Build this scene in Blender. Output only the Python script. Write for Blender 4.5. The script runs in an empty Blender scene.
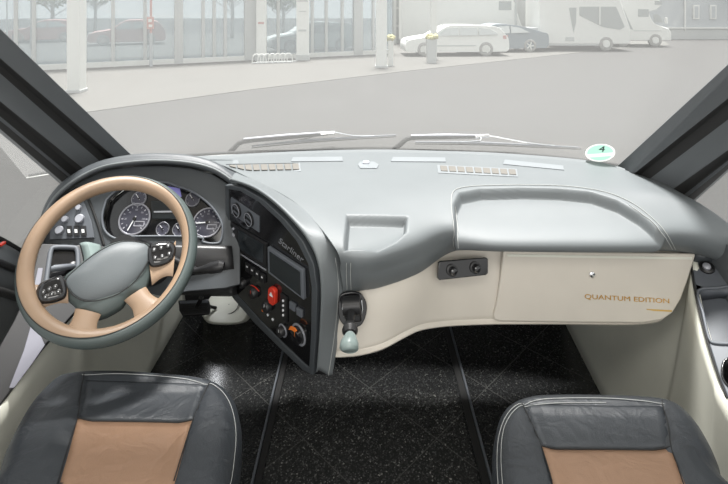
import bpy, bmesh, math, random
from mathutils import Vector as V, Matrix
random.seed(7)
SC = bpy.context.scene; COL = SC.collection
PI = math.pi
# ------------------------------------------------------------ camera, light, exposure
EYE, F, HZ, CX = 1.5, 500.0, 5.0, 364.0          # camera height, focal length in px, horizon row, centre column
cd = bpy.data.cameras.new('camera'); cam = bpy.data.objects.new('camera', cd); COL.objects.link(cam)
cam.location = (0, 0, EYE); cam.rotation_euler = (PI/2, 0, 0)
cd.sensor_width = 36; cd.lens = F/728*36; cd.shift_y = -(242-HZ)/728; cd.clip_start = .02; cd.clip_end = 400
SC.camera = cam
SC.view_settings.view_transform = 'Standard'; SC.view_settings.look = 'None'
SC.view_settings.exposure = 0; SC.view_settings.gamma = 1; SC.view_settings.use_curve_mapping = False
w = bpy.data.worlds.new('overcast'); SC.world = w; w.use_nodes = True
wn = w.node_tree.nodes; wl = w.node_tree.links
bg = wn['Background']; bg.inputs[1].default_value = 1.25
tc = wn.new('ShaderNodeTexCoord'); sx = wn.new('ShaderNodeSeparateXYZ'); rp = wn.new('ShaderNodeValToRGB')
wl.new(tc.outputs['Generated'], sx.inputs[0]); wl.new(sx.outputs['Z'], rp.inputs[0]); wl.new(rp.outputs[0], bg.inputs[0])
rp.color_ramp.elements[0].color = (.86, .86, .84, 1); rp.color_ramp.elements[1].color = (.94, .98, 1, 1)
def area(name, loc, rot, sx_, sy_, e, col=(1, 1, 1)):
    l = bpy.data.lights.new(name, 'AREA'); l.shape = 'RECTANGLE'; l.size = sx_; l.size_y = sy_; l.energy = e; l.color = col
    o = bpy.data.objects.new(name, l); COL.objects.link(o); o.location = loc; o.rotation_euler = rot; return o
su_ = bpy.data.lights.new('sun', 'SUN'); su_.energy = 11.0; su_.angle = math.radians(12); su_.color = (1, .985, .96)
suo = bpy.data.objects.new('sun', su_); COL.objects.link(suo); suo.rotation_euler = (math.radians(-10), 0, 0)
area('cabin_ceiling_light', (0, .35, 1.93), (0, 0, 0), 1.3, .5, 10, (1, .97, .92))
area('rear_fill_light', (0, -1.6, 1.75), (math.radians(62), 0, 0), 1.8, .7, 25, (1, .97, .93))  # unseen fill added behind the camera to lift the cabin
sp = bpy.data.lights.new('footwell_lamp_light', 'POINT'); sp.energy = .7; sp.shadow_soft_size = .02; sp.color = (.95, .97, 1)
so = bpy.data.objects.new('footwell_lamp_light', sp); COL.objects.link(so); so.location = (-.70, 2.36, .27)

# ------------------------------------------------------------ points from the view geometry
def PY(px, row, Y): return V(((px-CX)/F*Y, Y, EYE-(row-HZ)/F*Y))
def PZ(px, row, z): return PY(px, row, (EYE-z)*F/(row-HZ))
def PX(px, row, x): return PY(px, row, x*F/(px-CX))
GZ = -.9
def G(px, row): return PZ(px, row, GZ)

# ------------------------------------------------------------ materials
MATS = {}
def mat(name, col, rough=.5, metal=0, spec=.5, bump=0, bscale=300, var=0, vscale=8, coat=0, emit=0, wrinkle=0):
    m = bpy.data.materials.new(name); m.use_nodes = True; n = m.node_tree.nodes; l = m.node_tree.links
    b = n['Principled BSDF']; b.inputs['Base Color'].default_value = (*col, 1); b.inputs['Roughness'].default_value = rough
    b.inputs['Metallic'].default_value = metal; b.inputs['Specular IOR Level'].default_value = spec
    b.inputs['Coat Weight'].default_value = coat; b.inputs['Coat Roughness'].default_value = .1
    if emit: b.inputs['Emission Color'].default_value = (*col, 1); b.inputs['Emission Strength'].default_value = emit
    t = n.new('ShaderNodeTexCoord')
    if bump:
        x = n.new('ShaderNodeTexNoise'); x.inputs['Scale'].default_value = bscale; x.inputs['Detail'].default_value = 3
        u = n.new('ShaderNodeBump'); u.inputs['Strength'].default_value = bump; u.inputs['Distance'].default_value = .002
        l.new(t.outputs['Object'], x.inputs['Vector']); l.new(x.outputs['Fac'], u.inputs['Height']); l.new(u.outputs[0], b.inputs['Normal'])
    if True:
        v = var or .03
        x = n.new('ShaderNodeTexNoise'); x.inputs['Scale'].default_value = vscale; x.inputs['Detail'].default_value = 4
        r = n.new('ShaderNodeValToRGB'); l.new(t.outputs['Object'], x.inputs['Vector']); l.new(x.outputs['Fac'], r.inputs[0])
        r.color_ramp.elements[0].position = .3; r.color_ramp.elements[1].position = .7
        r.color_ramp.elements[0].color = (*[c*(1-v) for c in col], 1); r.color_ramp.elements[1].color = (*[min(1, c*(1+v)) for c in col], 1)
        l.new(r.outputs[0], b.inputs['Base Color'])
    if wrinkle:
        x = n.new('ShaderNodeTexNoise'); x.inputs['Scale'].default_value = 16; x.inputs['Detail'].default_value = 2; x.inputs['Distortion'].default_value = 1.2
        u2 = n.new('ShaderNodeBump'); u2.inputs['Strength'].default_value = wrinkle; u2.inputs['Distance'].default_value = .012
        l.new(t.outputs['Object'], x.inputs['Vector']); l.new(x.outputs['Fac'], u2.inputs['Height']); l.new(u.outputs[0], u2.inputs['Normal']); l.new(u2.outputs[0], b.inputs['Normal'])
    MATS[name] = m; return m
glintm = mat('ledge_highlight_grey', (.17, .17, .20), .4)
leather = mat('dark_leather', (.026, .030, .035), .44, bump=.35, bscale=420, spec=.5, wrinkle=.35)
dashm = mat('dash_leather', (.128, .141, .146), .5, bump=.3, bscale=500, spec=.6)
dashc = mat('console_leather', (.085, .098, .104), .45, bump=.3, bscale=500, spec=.5)
dashd = mat('dash_dark_leather', (.055, .062, .068), .45, bump=.3, bscale=500, spec=.5)
tan = mat('tan_leather', (.285, .17, .105), .5, wrinkle=.35, bump=.3, bscale=420, var=.06)
wheeltan = mat('wheel_tan_leather', (.25, .17, .11), .45, bump=.2, bscale=500, var=.14, vscale=7)
beige = mat('beige_leather', (.58, .54, .475), .48, bump=.2, bscale=500)
beige2 = mat('side_panel_vinyl', (.66, .66, .58), .5, bump=.15, bscale=400)
black = mat('black_plastic', (.013, .013, .014), .4)
gloss = mat('gloss_black', (.008, .008, .009), .12, coat=.5)
greyp = mat('grey_plastic', (.10, .11, .125), .55, bump=.15, bscale=600)
pillarm = mat('pillar_plastic', (.085, .092, .098), .45, bump=.12, bscale=500)
rubber = mat('rubber', (.012, .012, .012), .75)
chrome = mat('chrome', (.75, .76, .78), .15, metal=1)
satin = mat('satin_silver', (.42, .43, .47), .4, metal=.4)
stitch = mat('stitch_thread', (.34, .35, .34), .8)
orange = mat('orange_plastic', (.75, .19, .03), .4)
red = mat('red_plastic', (.62, .04, .02), .35)
pgrey = mat('dial_print', (.36, .36, .40), .5)
bezelm = mat('bezel_silver', (.30, .30, .33), .35, metal=.5)
white = mat('white_print', (.72, .73, .74), .5)
amber = mat('amber_lettering', (.55, .36, .10), .4)
gold = mat('gold_lettering', (.55, .30, .05), .3, metal=.5)
silverl = mat('silver_lettering', (.30, .31, .33), .35, metal=.5)
dialm = mat('dial_face', (.05, .05, .07), .3)
screen = mat('dark_screen', (.02, .024, .027), .12)
purple = mat('lit_display', (.18, .17, .42), .3, emit=.35)
padm = mat('airbag_grey', (.088, .100, .106), .5, bump=.2, bscale=500)
padd = mat('airbag_green_grey', (.052, .068, .066), .45, bump=.2, bscale=500)
knobg = mat('gear_knob_grey', (.20, .25, .24), .3)
ventm = mat('vent_slat_beige', (.14, .13, .115), .5)
lidm = mat('vent_lid_grey', (.19, .205, .215), .4)
def film(name, c):
    m = bpy.data.materials.new(name); m.use_nodes = True; n = m.node_tree.nodes; l = m.node_tree.links; n.clear()
    o = n.new('ShaderNodeOutputMaterial'); d = n.new('ShaderNodeBsdfDiffuse'); t = n.new('ShaderNodeBsdfTranslucent'); x = n.new('ShaderNodeMixShader'); x.inputs[0].default_value = .8
    d.inputs[0].default_value = t.inputs[0].default_value = (*c, 1); l.new(d.outputs[0], x.inputs[1]); l.new(t.outputs[0], x.inputs[2]); l.new(x.outputs[0], o.inputs[0]); return m
green = film('sticker_green', (.20, .34, .28)); swhite = film('sticker_white', (.38, .39, .375))

def glass(name, veil):
    m = bpy.data.materials.new(name); m.use_nodes = True; n = m.node_tree.nodes; l = m.node_tree.links; n.clear()
    o = n.new('ShaderNodeOutputMaterial'); t = n.new('ShaderNodeBsdfTransparent'); g = n.new('ShaderNodeBsdfGlossy'); g.inputs['Roughness'].default_value = .02
    tr = n.new('ShaderNodeBsdfTranslucent'); tr.inputs[0].default_value = (.97, .97, .95, 1)  # translucent share lays a painted veil of bright daylight over the view
    m1 = n.new('ShaderNodeMixShader'); m1.inputs[0].default_value = veil; m2 = n.new('ShaderNodeMixShader'); m2.inputs[0].default_value = .03
    l.new(t.outputs[0], m1.inputs[1]); l.new(tr.outputs[0], m1.inputs[2]); l.new(m1.outputs[0], m2.inputs[1]); l.new(g.outputs[0], m2.inputs[2]); l.new(m2.outputs[0], o.inputs[0])
    return m
wsglass = glass('veiled_windscreen_glass', .085)
sideglass = glass('side_window_glass', .085)

def floormat():
    m = bpy.data.materials.new('speckled_floor'); m.use_nodes = True; n = m.node_tree.nodes; l = m.node_tree.links
    b = n['Principled BSDF']; b.inputs['Roughness'].default_value = .24
    g = n.new('ShaderNodeNewGeometry'); s = n.new('ShaderNodeSeparateXYZ'); l.new(g.outputs['Position'], s.inputs[0])
    def mth(op, a, b_=None, c=None):
        x = n.new('ShaderNodeMath'); x.operation = op
        for i, q in enumerate((a, b_, c)):
            if q is None: continue
            if isinstance(q, (int, float)): x.inputs[i].default_value = q
            else: l.new(q, x.inputs[i])
        return x.outputs[0]
    def line(sgn, off):
        q = mth('MULTIPLY', s.outputs['Y'], sgn); q = mth('ADD', s.outputs['X'], q); q = mth('MULTIPLY', q, .7071)
        q = mth('SUBTRACT', q, off); q = mth('DIVIDE', q, .325); q = mth('ADD', q, 20.5); q = mth('FRACT', q); q = mth('SUBTRACT', q, .5)
        q = mth('ABSOLUTE', q); return mth('LESS_THAN', q, .0055)
    ln = mth('MAXIMUM', line(1, 1.40), line(-1, -1.37))
    vo = n.new('ShaderNodeTexVoronoi'); vo.inputs['Scale'].default_value = 230; l.new(g.outputs['Position'], vo.inputs['Vector'])
    r = n.new('ShaderNodeValToRGB'); l.new(vo.outputs['Color'], r.inputs[0]); c = r.color_ramp
    c.elements[0].position = .0; c.elements[0].color = (.018, .019, .019, 1); c.elements[1].position = .97; c.elements[1].color = (.32, .32, .29, 1)
    for p, k in ((.50, .024), (.72, .042), (.86, .10)):
        e = c.elements.new(p); e.color = (k, k*1.02, k, 1)
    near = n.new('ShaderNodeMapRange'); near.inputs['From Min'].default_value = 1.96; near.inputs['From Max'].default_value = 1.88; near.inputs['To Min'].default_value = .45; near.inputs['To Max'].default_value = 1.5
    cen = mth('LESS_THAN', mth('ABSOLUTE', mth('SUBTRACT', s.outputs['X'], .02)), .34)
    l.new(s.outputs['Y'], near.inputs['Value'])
    lit_share = mth('MULTIPLY_ADD', mth('SUBTRACT', near.outputs[0], .45), cen, .45)  # nearer part of the centre floor painted brighter, as if better lit
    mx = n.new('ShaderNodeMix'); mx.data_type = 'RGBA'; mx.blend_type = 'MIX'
    l.new(r.outputs[0], mx.inputs[7]); mx.inputs[6].default_value = (.012, .013, .014, 1); l.new(lit_share, mx.inputs[0])
    m3 = n.new('ShaderNodeMix'); m3.data_type = 'RGBA'; m3.inputs[7].default_value = (.10, .10, .095, 1)
    l.new(mth('MULTIPLY', ln, .55), m3.inputs[0]); l.new(mx.outputs[2], m3.inputs[6]); l.new(m3.outputs[2], b.inputs['Base Color'])
    return m
floorm = floormat()

# outdoors, many colours paled to imitate washed-out daylight
A = lambda c: tuple(c)
asph = mat('asphalt', (.0425, .0415, .0395), .9, var=.02, vscale=1)
apronm = mat('pale_paving', (.086, .084, .077), .9, var=.04, vscale=.6)
lotm = mat('kerb_stone', (.1, .1, .095), .9)
owhite = mat('outdoor_white', (.60, .61, .585), .6)
ogrey = mat('outdoor_grey', (.40, .415, .41), .7)
odark = mat('outdoor_glass', (.30, .32, .315), .5)
oblue = mat('blue_grey_cladding', (.36, .385, .40), .7)
odcar = mat('slate_car_paint', (.17, .20, .22), .5)
otyre = mat('tyre', (.25, .25, .24), .8)
ored = mat('washed_out_red', (.45, .26, .24), .6)
oyel = mat('yellow_flowers', (.34, .32, .15), .8, var=.2, vscale=14)
ogreen = mat('pale_foliage', (.24, .26, .18), .9, var=.15, vscale=6)
obark = mat('pale_bark', (.33, .31, .29), .9)
obrick = mat('pale_stone', (.43, .42, .39), .8)
ointer = mat('showroom_interior', (.40, .41, .40), .8)
def fglass():
    m = bpy.data.materials.new('facade_glass'); m.use_nodes = True; n = m.node_tree.nodes; l = m.node_tree.links; n.clear()
    o = n.new('ShaderNodeOutputMaterial'); t = n.new('ShaderNodeBsdfTransparent'); t.inputs[0].default_value = (.9, .95, .97, 1); d = n.new('ShaderNodeBsdfDiffuse'); d.inputs[0].default_value = (.36, .42, .45, 1)
    m1 = n.new('ShaderNodeMixShader'); m1.inputs[0].default_value = .40
    l.new(t.outputs[0], m1.inputs[1]); l.new(d.outputs[0], m1.inputs[2]); l.new(m1.outputs[0], o.inputs[0]); return m
facade_glass = fglass()

# ------------------------------------------------------------ object helpers
ORG = {}
def empty(name, loc, label=None, cat=None, group=None, kind=None):
    o = bpy.data.objects.new(name, None); COL.objects.link(o); o.location = loc; o.empty_display_size = .05
    return tag(o, label, cat, group, kind)
def tag(o, label=None, cat=None, group=None, kind=None):
    if label: o['label'] = label
    if cat: o['category'] = cat
    if group: o['group'] = group
    if kind: o['kind'] = kind
    return o
def org(p):
    q = V((0, 0, 0))
    while p is not None: q = q+p.location; p = p.parent
    return q
def mk(name, verts, faces, m, parent=None, smooth=True, bevel=0, solid=0, sub=0, off=0, local=False, angle=40):
    o0 = V((0, 0, 0)) if local else org(parent)
    me = bpy.data.meshes.new(name); me.from_pydata([tuple(V(v)-o0) for v in verts], [], faces); me.update()
    bm = bmesh.new(); bm.from_mesh(me); bmesh.ops.recalc_face_normals(bm, faces=bm.faces)
    bm.to_mesh(me); bm.free()
    me.materials.append(m); o = bpy.data.objects.new(name, me); COL.objects.link(o); o.parent = parent
    if smooth:
        for p in me.polygons: p.use_smooth = True
        try: me.set_sharp_from_angle(angle=math.radians(angle))
        except Exception: pass
    if solid: s = o.modifiers.new('s', 'SOLIDIFY'); s.thickness = solid; s.offset = off
    if bevel: b = o.modifiers.new('b', 'BEVEL'); b.width = bevel; b.segments = 3; b.limit_method = 'ANGLE'; b.angle_limit = math.radians(35)
    if sub: s = o.modifiers.new('u', 'SUBSURF'); s.levels = sub; s.render_levels = sub
    return o
def cr(pts, n, closed=False):                       # Catmull-Rom through points
    P = [V(p) for p in pts]; k = len(P); out = []
    segs = k if closed else k-1
    for i in range(segs):
        g = (lambda j: P[j % k]) if closed else (lambda j: P[max(0, min(k-1, j))])
        a, b, c, d = g(i-1), g(i), g(i+1), g(i+2)
        for s in range(n):
            t = s/n; out.append(.5*((2*b)+(c-a)*t+(2*a-5*b+4*c-d)*t*t+(3*b-a-3*c+d)*t**3))
    if not closed: out.append(P[-1].copy())
    return out
def gridfaces(R, C, cu=False, cv=False):
    f = []
    for i in range(R if cu else R-1):
        for j in range(C if cv else C-1):
            f.append((i*C+j, i*C+(j+1) % C, ((i+1) % R)*C+(j+1) % C, ((i+1) % R)*C+j))
    return f
def loft(name, rows, m, parent=None, nu=6, nv=6, fn=None, **k):
    A_ = [cr(r, nv) for r in rows]; C = len(A_[0])
    cols = [cr([r[j] for r in A_], nu) for j in range(C)]; R = len(cols[0])
    vs = [cols[j][i] for i in range(R) for j in range(C)]
    if fn: vs = [fn(v) for v in vs]
    return mk(name, vs, gridfaces(R, C), m, parent, **k)
def tube(name, pts, r, m, parent=None, seg=10, smooth_n=0, closed=False, squash=None, **k):
    if smooth_n: pts = cr(pts, smooth_n, closed)
    P = [V(p) for p in pts]; n = len(P); vs = []
    R = r if isinstance(r, (list, tuple)) else [r]*n
    if len(R) != n:
        R = [R[min(len(R)-1, int(i/(n-1)*(len(R)-1)))]*(1-((i/(n-1)*(len(R)-1)) % 1))+R[min(len(R)-1, int(i/(n-1)*(len(R)-1))+1)]*((i/(n-1)*(len(R)-1)) % 1) for i in range(n)]
    up = None
    for i in range(n):
        d = (P[(i+1) % n]-P[i-1]) if (closed or 0 < i < n-1) else (P[1]-P[0] if i == 0 else P[-1]-P[-2]); d.normalize()
        if up is None: up = d.orthogonal().normalized()
        up = (up-d*up.dot(d)).normalized(); s = d.cross(up)
        for j in range(seg):
            a = 2*PI*j/seg; vs.append(P[i]+(up*math.cos(a)+s*math.sin(a))*R[i])
    f = gridfaces(n, seg, cu=closed, cv=True)
    if not closed: f += [tuple(range(seg)), tuple(range((n-1)*seg, n*seg))]
    return mk(name, vs, f, m, parent, **k)
def multitube(name, lines, r, m, parent=None, seg=6):
    vs, fs = [], []
    for L in lines:
        P = [V(p) for p in L]; b0 = len(vs); up = None; n = len(P)
        for i in range(n):
            d = P[min(n-1, i+1)]-P[max(0, i-1)]; d.normalize()
            if up is None: up = d.orthogonal().normalized()
            up = (up-d*up.dot(d)).normalized(); s = d.cross(up)
            for j in range(seg):
                a = 2*PI*j/seg; vs.append(P[i]+(up*math.cos(a)+s*math.sin(a))*r)
        fs += [tuple(b0+q for q in f) for f in gridfaces(n, seg, cv=True)]
        fs += [tuple(range(b0, b0+seg)), tuple(range(b0+(n-1)*seg, b0+n*seg))]
    return mk(name, vs, fs, m, parent)
def boxv(c, d, R=None):
    vs = []
    for x in (-.5, .5):
        for y in (-.5, .5):
            for z in (-.5, .5):
                v = V((x*d[0], y*d[1], z*d[2])); vs.append(V(c)+(R @ v if R else v))
    return vs, [(0, 1, 3, 2), (4, 6, 7, 5), (0, 4, 5, 1), (2, 3, 7, 6), (0, 2, 6, 4), (1, 5, 7, 3)]
def box(name, c, d, m, parent=None, bevel=.002, R=None, **k):
    vs, fs = boxv(c, d, R); return mk(name, vs, fs, m, parent, bevel=bevel, **k)
def boxes(name, L, m, parent=None, bevel=0, R=None, **k):
    vs, fs = [], []
    for c, d in L:
        a, b = boxv(c, d, R); n = len(vs); vs += a; fs += [tuple(n+i for i in f) for f in b]
    return mk(name, vs, fs, m, parent, bevel=bevel, **k)
class Plane:
    def __init__(s, a, b, c, nrm=None):
        s.o = V(a); s.u = (V(b)-s.o).normalized(); n = s.u.cross(V(c)-s.o).normalized()
        if n.dot(V((0, 0, EYE))-s.o) < 0: n = -n
        s.n = n; s.v = n.cross(s.u)
        if s.v.z < 0: s.v = -s.v; 
    def hit(s, px, row):
        d = PY(px, row, 1)-V((0, 0, EYE)); t = (s.o-V((0, 0, EYE))).dot(s.n)/d.dot(s.n); p = V((0, 0, EYE))+d*t-s.o
        return p.dot(s.u), p.dot(s.v)
    def at(s, u, v, w=0): return s.o+s.u*u+s.v*v+s.n*w
    def pt(s, px, row, w=0):
        if w <= 0: return s.at(*s.hit(px, row), w)
        q = Plane.__new__(Plane); q.o = s.o+s.n*w; q.u, q.v, q.n = s.u, s.v, s.n
        return q.at(*q.hit(px, row))
    def M(s): return Matrix((s.u, s.v, s.n)).transposed()
    def plate(s, name, pts, m, parent=None, t=.004, w=0, holes=(), uv=False, bevel=0, smn=0, local=False, **k):
        loops = []
        for L in [pts]+list(holes):
            q = [(a, b) if uv else s.hit(a, b) for a, b in L]
            if smn: q = [(p.x, p.y) for p in cr([(a, b, 0) for a, b in q], smn, True)]
            loops.append(q)
        bm = bmesh.new(); es = []
        for q in loops:
            vs = [bm.verts.new((a, b, 0)) for a, b in q]
            es += [bm.edges.new((vs[i], vs[(i+1) % len(vs)])) for i in range(len(vs))]
        if len(loops) == 1: bm.faces.new(vs)
        else: bmesh.ops.triangle_fill(bm, edges=es, use_beauty=True)
        r = bmesh.ops.extrude_face_region(bm, geom=bm.faces[:]); ev = [g for g in r['geom'] if isinstance(g, bmesh.types.BMVert)]
        for v in ev: v.co.z = t
        bm.verts.index_update()
        V_ = [s.at(v.co.x, v.co.y, w+v.co.z) for v in bm.verts]; Fc = [tuple(v.index for v in f.verts) for f in bm.faces]; bm.free()
        return mk(name, V_, Fc, m, parent, bevel=bevel, local=local, **k)
    def lathe(s, name, u, v, prof, m, parent=None, seg=28, w=0, sy=1, **k):
        vs = []; fs = []
        for r, h in prof:
            for j in range(seg): a = 2*PI*j/seg; vs.append(s.at(u+r*math.cos(a), v+r*sy*math.sin(a), w+h))
        fs = gridfaces(len(prof), seg, cv=True)
        if prof[0][0] > 1e-6: fs.append(tuple(range(seg)))
        fs.append(tuple(range((len(prof)-1)*seg, len(prof)*seg)))
        return mk(name, vs, fs, m, parent, **k)
    def disc(s, name, px, row, r, h, m, parent=None, w=0, ch=.15, **k):
        u, v = s.hit(px, row); return s.lathe(name, u, v, [(r, 0), (r, h*(1-ch)), (r*(1-ch), h)], m, parent, w=w, **k)
    def text(s, name, body, px, row, size, m, parent=None, w=.001, ext=.0004, shear=0, ang=0, sx=1, font=None, align='CENTER'):
        c = bpy.data.curves.new(name, 'FONT'); c.body = body; c.size = size; c.extrude = ext; c.align_x = align; c.align_y = 'CENTER'; c.shear = shear
        o = bpy.data.objects.new(name, c); COL.objects.link(o); o.data.materials.append(m)
        R = s.M() @ Matrix.Rotation(ang, 3, 'Z'); o.parent = parent
        o.location = s.pt(px, row, w)-org(parent); o.rotation_euler = R.to_euler(); o.scale = (sx, 1, 1); return o
def ring(u, v, r, n=32, sy=1): return [(u+r*math.cos(2*PI*i/n), v+r*sy*math.sin(2*PI*i/n)) for i in range(n)]
def rrect(u0, v0, u1, v1, r, n=5):
    q = []
    for cx, cy, a0 in ((u1-r, v1-r, 0), (u0+r, v1-r, PI/2), (u0+r, v0+r, PI), (u1-r, v0+r, 1.5*PI)):
        for i in range(n+1): a = a0+PI/2*i/n; q.append((cx+r*math.cos(a), cy+r*math.sin(a)))
    return q

# ============================================================ THE SETTING (vehicle shell)
def st(o, label=None): o['kind'] = 'structure'; return o
st(mk('floor', [(-1.2, .0, 0), (-.345, .0, 0), (-.345, 2.46, 0), (-1.2, 2.46, 0), (.395, 0, 0), (1.2, 0, 0), (1.2, 2.46, 0), (.395, 2.46, 0),
                (-.345, 0, -.04), (1.2, 0, -.04), (1.2, 2.46, -.04), (-1.2, 2.46, -.04), (-1.2, 0, -.04), (-.345, 0, .0), (.395, 0, 0)],
          [(0, 1, 2, 3), (4, 5, 6, 7), (1, 4, 7, 2), (12, 9, 10, 11)], floorm, smooth=False))
st(box('wall_front', (0, 2.475, .31), (2.3, .03, .70), black))
# side walls (beige vinyl), each leaning out to the top
LT = [PX(-60, 470, -.92), PX(0, 405, -.93), PX(22, 375, -.93), PX(45, 345, -.93), PX(75, 312, -.93), PX(100, 283, -.93), PX(112, 245, -.93), V((-.93, 2.1, .74)), V((-.93, 2.46, .60))]
LB = [V((-.88, p.y, -.02)) for p in LT]
wl_ = st(loft('wall_left', [LT, [p*.5+q*.5+V((-.012, 0, 0)) for p, q in zip(LT, LB)], LB], beige2, nu=4, nv=5, solid=.02))
RT = [V((.90, .3, .44)), V((.91, 1.0, .45)), PX(728, 398, .93), PX(718, 372, .95), PX(708, 340, .975), PX(700, 310, 1.0), PX(694, 280, 1.03), PX(690, 254, 1.06), V((1.06, 2.0, .74)), V((1.04, 2.46, .60))]
RB = []
for p in RT: RB.append(V((.885+.034*max(0, p.y-1.9)/.4+.03*min(1, max(0, (p.y-1.0)/1)), p.y, -.02)))
st(loft('wall_right', [RT, [p*.5+q*.5+V((.01, 0, 0)) for p, q in zip(RT, RB)], RB], beige2, nu=4, nv=5, solid=.02))
# trim rails along the raised centre of the floor
st(box('trim_1', (-.350, 1.2, .006), (.008, 2.45, .012), greyp, bevel=.002))
st(box('trim_2', (.400, 1.2, .006), (.008, 2.45, .012), greyp, bevel=.002))
st(box('trim_3', (-.333, 1.2, .004), (.022, 2.45, .008), rubber)); st(box('trim_4', (.382, 1.2, .004), (.026, 2.45, .008), rubber))  # dark strips standing in for the shade along the rails

# windscreen: glass leaning back from the cowl
base = [(-1.25, 1.85), (-1.05, 1.98), (-.93, 2.04), (-.6, 2.13), (0, 2.18), (.6, 2.13), (.93, 2.02), (1.05, 1.93), (1.2, 1.8)]
WB = [V((x, y, .86)) for x, y in base]; WT = [V((x*1.03, y-.82, 1.86)) for x, y in base]
st(loft('window_1', [WB, WT], wsglass, nu=4, nv=6))
# black ceramic border of the glass on the cowl
st(tube('trim_5', [p+V((0, .012, .005)) for p in WB], .007, rubber, smooth_n=6))

st(loft('trim_8', [[p+V((0, .0, .0)) for p in WB], [V((p.x, 2.5, .68)) for p in WB], [V((p.x, 2.5, .3)) for p in WB]], owhite, nu=2, nv=3, solid=.004))
# A pillars: profile bands between an upper end and the dash
def pillar(i, top, bot, mats_, ridge):
    # each is a list of points across the pillar; extrapolated upwards to the roof
    T = [b+(t-b)*1.65 for t, b in zip(top, bot)]; B = [b-(t-b)*.12 for t, b in zip(top, bot)]
    nrm = (T[-1]-T[0]).cross(B[0]-T[0]).normalized()
    if nrm.dot(V((0, 0, EYE))-B[0]) < 0: nrm = -nrm
    T = [p+nrm*r for p, r in zip(T, ridge)]; B = [p+nrm*r for p, r in zip(B, ridge)]
    vs, fs = [], []
    back = nrm*-.05
    prof_t = [T[0]+back]+T+[T[-1]+back]; prof_b = [B[0]+back]+B+[B[-1]+back]
    n = len(prof_t)
    o = mk(f'trim_{i}', prof_t+prof_b, [(j, j+1, n+j+1, n+j) for j in range(n-1)]+[(0, n, 2*n-1, n-1)], pillarm, smooth=True, bevel=.003)
    o.data.materials.append(rubber)
    fi = {j+1: q for j, q in enumerate(mats_)}
    for j, p in enumerate(o.data.polygons):
        if fi.get(j): p.material_index = 1
    return st(o)
lt = [PX(0, 28, -1.08), PX(0, 60, -1.10), PX(0, 63, -1.10), PX(0, 72, -1.11), PX(0, 102, -1.12), PX(0, 106, -1.12), PX(0, 116, -1.125), PX(0, 121, -1.13), PX(0, 129, -1.14)]
lb = [PY(136, 159, 2.02), PX(117, 161, -.98), PX(114, 162, -.99), PX(104, 164, -1.0), PX(84, 170, -1.06), PX(80, 172, -1.07), PX(72, 176, -1.09), PX(69, 178, -1.10), PX(62, 182, -1.12)]
pillar(6, lt, lb, [0, 1, 1, 0, 1, 1, 0, 1], [0, .012, -.012, -.012, .004, -.01, -.01, .004, -.004])
rt = [PX(728, 64, 1.08), PX(728, 99, 1.10), PX(728, 103, 1.10), PX(728, 119, 1.11), PX(728, 150, 1.12), PX(728, 154, 1.12), PX(728, 160, 1.125), PX(728, 164, 1.13), PX(728, 169, 1.14)]
rb = [PY(613, 170, 1.98), PX(628, 179, .98), PX(631, 181, .99), PX(641, 185, 1.0), PX(662, 197, 1.06), PX(666, 200, 1.07), PX(671, 204, 1.09), PX(675, 207, 1.10), PX(680, 212, 1.12)]
pillar(7, rt, rb, [0, 1, 1, 0, 1, 1, 0, 1], [0, .012, -.012, -.012, .004, -.01, -.01, .004, -.004])
# side glass
st(mk('window_2', [(-1.16, .2, .70), (-1.16, 2.0, .70), (-1.17, 1.0, 1.9), (-1.17, .2, 1.9)], [(0, 1, 2, 3)], sideglass))
st(mk('window_3', [(1.16, .2, .68), (1.16, 2.0, .68), (1.17, 1.0, 1.9), (1.17, .2, 1.9)], [(0, 1, 2, 3)], sideglass))
# left door
dl = [PX(-120, 200, -1.12), PX(-40, 226, -1.12), PX(0, 243, -1.12), PX(20, 254, -1.12), PX(34, 258, -1.12), V((-1.12, 1.95, .76))]
d1 = empty('door_1', (-1.12, 1.2, 0)); st(d1)
loft('door_panel', [[p+V((-.02, 0, .005)) for p in dl], dl, [p+V((.03, 0, -.03)) for p in dl], [p+V((.055, 0, -.12)) for p in dl], [p+V((.03, 0, -.30)) for p in dl], [p+V((.03, 0, -.6)) for p in dl]], pillarm, d1, nu=3, nv=4, solid=.01)
tube('window_seal', [p+V((.004, 0, .008)) for p in dl], .009, rubber, d1, smooth_n=4)
tube('grab_rail', [p+V((.06, 0, -.085)) for p in dl[:-1]], .010, black, d1, smooth_n=4)
tube('armrest_edge', [p+V((.065, 0, -.17)) for p in dl[:-1]], .012, rubber, d1, smooth_n=4)
mk('warning_light', *boxv(PX(2, 244, -1.085), (.01, .02, .006)), red, d1)
# right door
drp = [V((1.12, .4, .70)), V((1.12, 1.2, .71)), PX(728, 246, 1.13), PX(705, 225, 1.13), PX(682, 206, 1.13), V((1.13, 2.0, .8))]
d2 = empty('door_2', (1.12, 1.2, 0)); st(d2)
loft('door_panel', [[p+V((.02, 0, .005)) for p in drp], drp, [p+V((-.03, 0, -.03)) for p in drp], [p+V((-.0, 0, -.6)) for p in drp]], pillarm, d2, nu=3, nv=4, solid=.01)
tube('window_seal', [p+V((-.004, 0, .008)) for p in drp], .009, rubber, d2, smooth_n=4)
# unseen ceiling, front edge extended past the windscreen to shade the seats
st(box('ceiling', (0, .20, 1.98), (2.4, 2.60, .03), beige))

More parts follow.
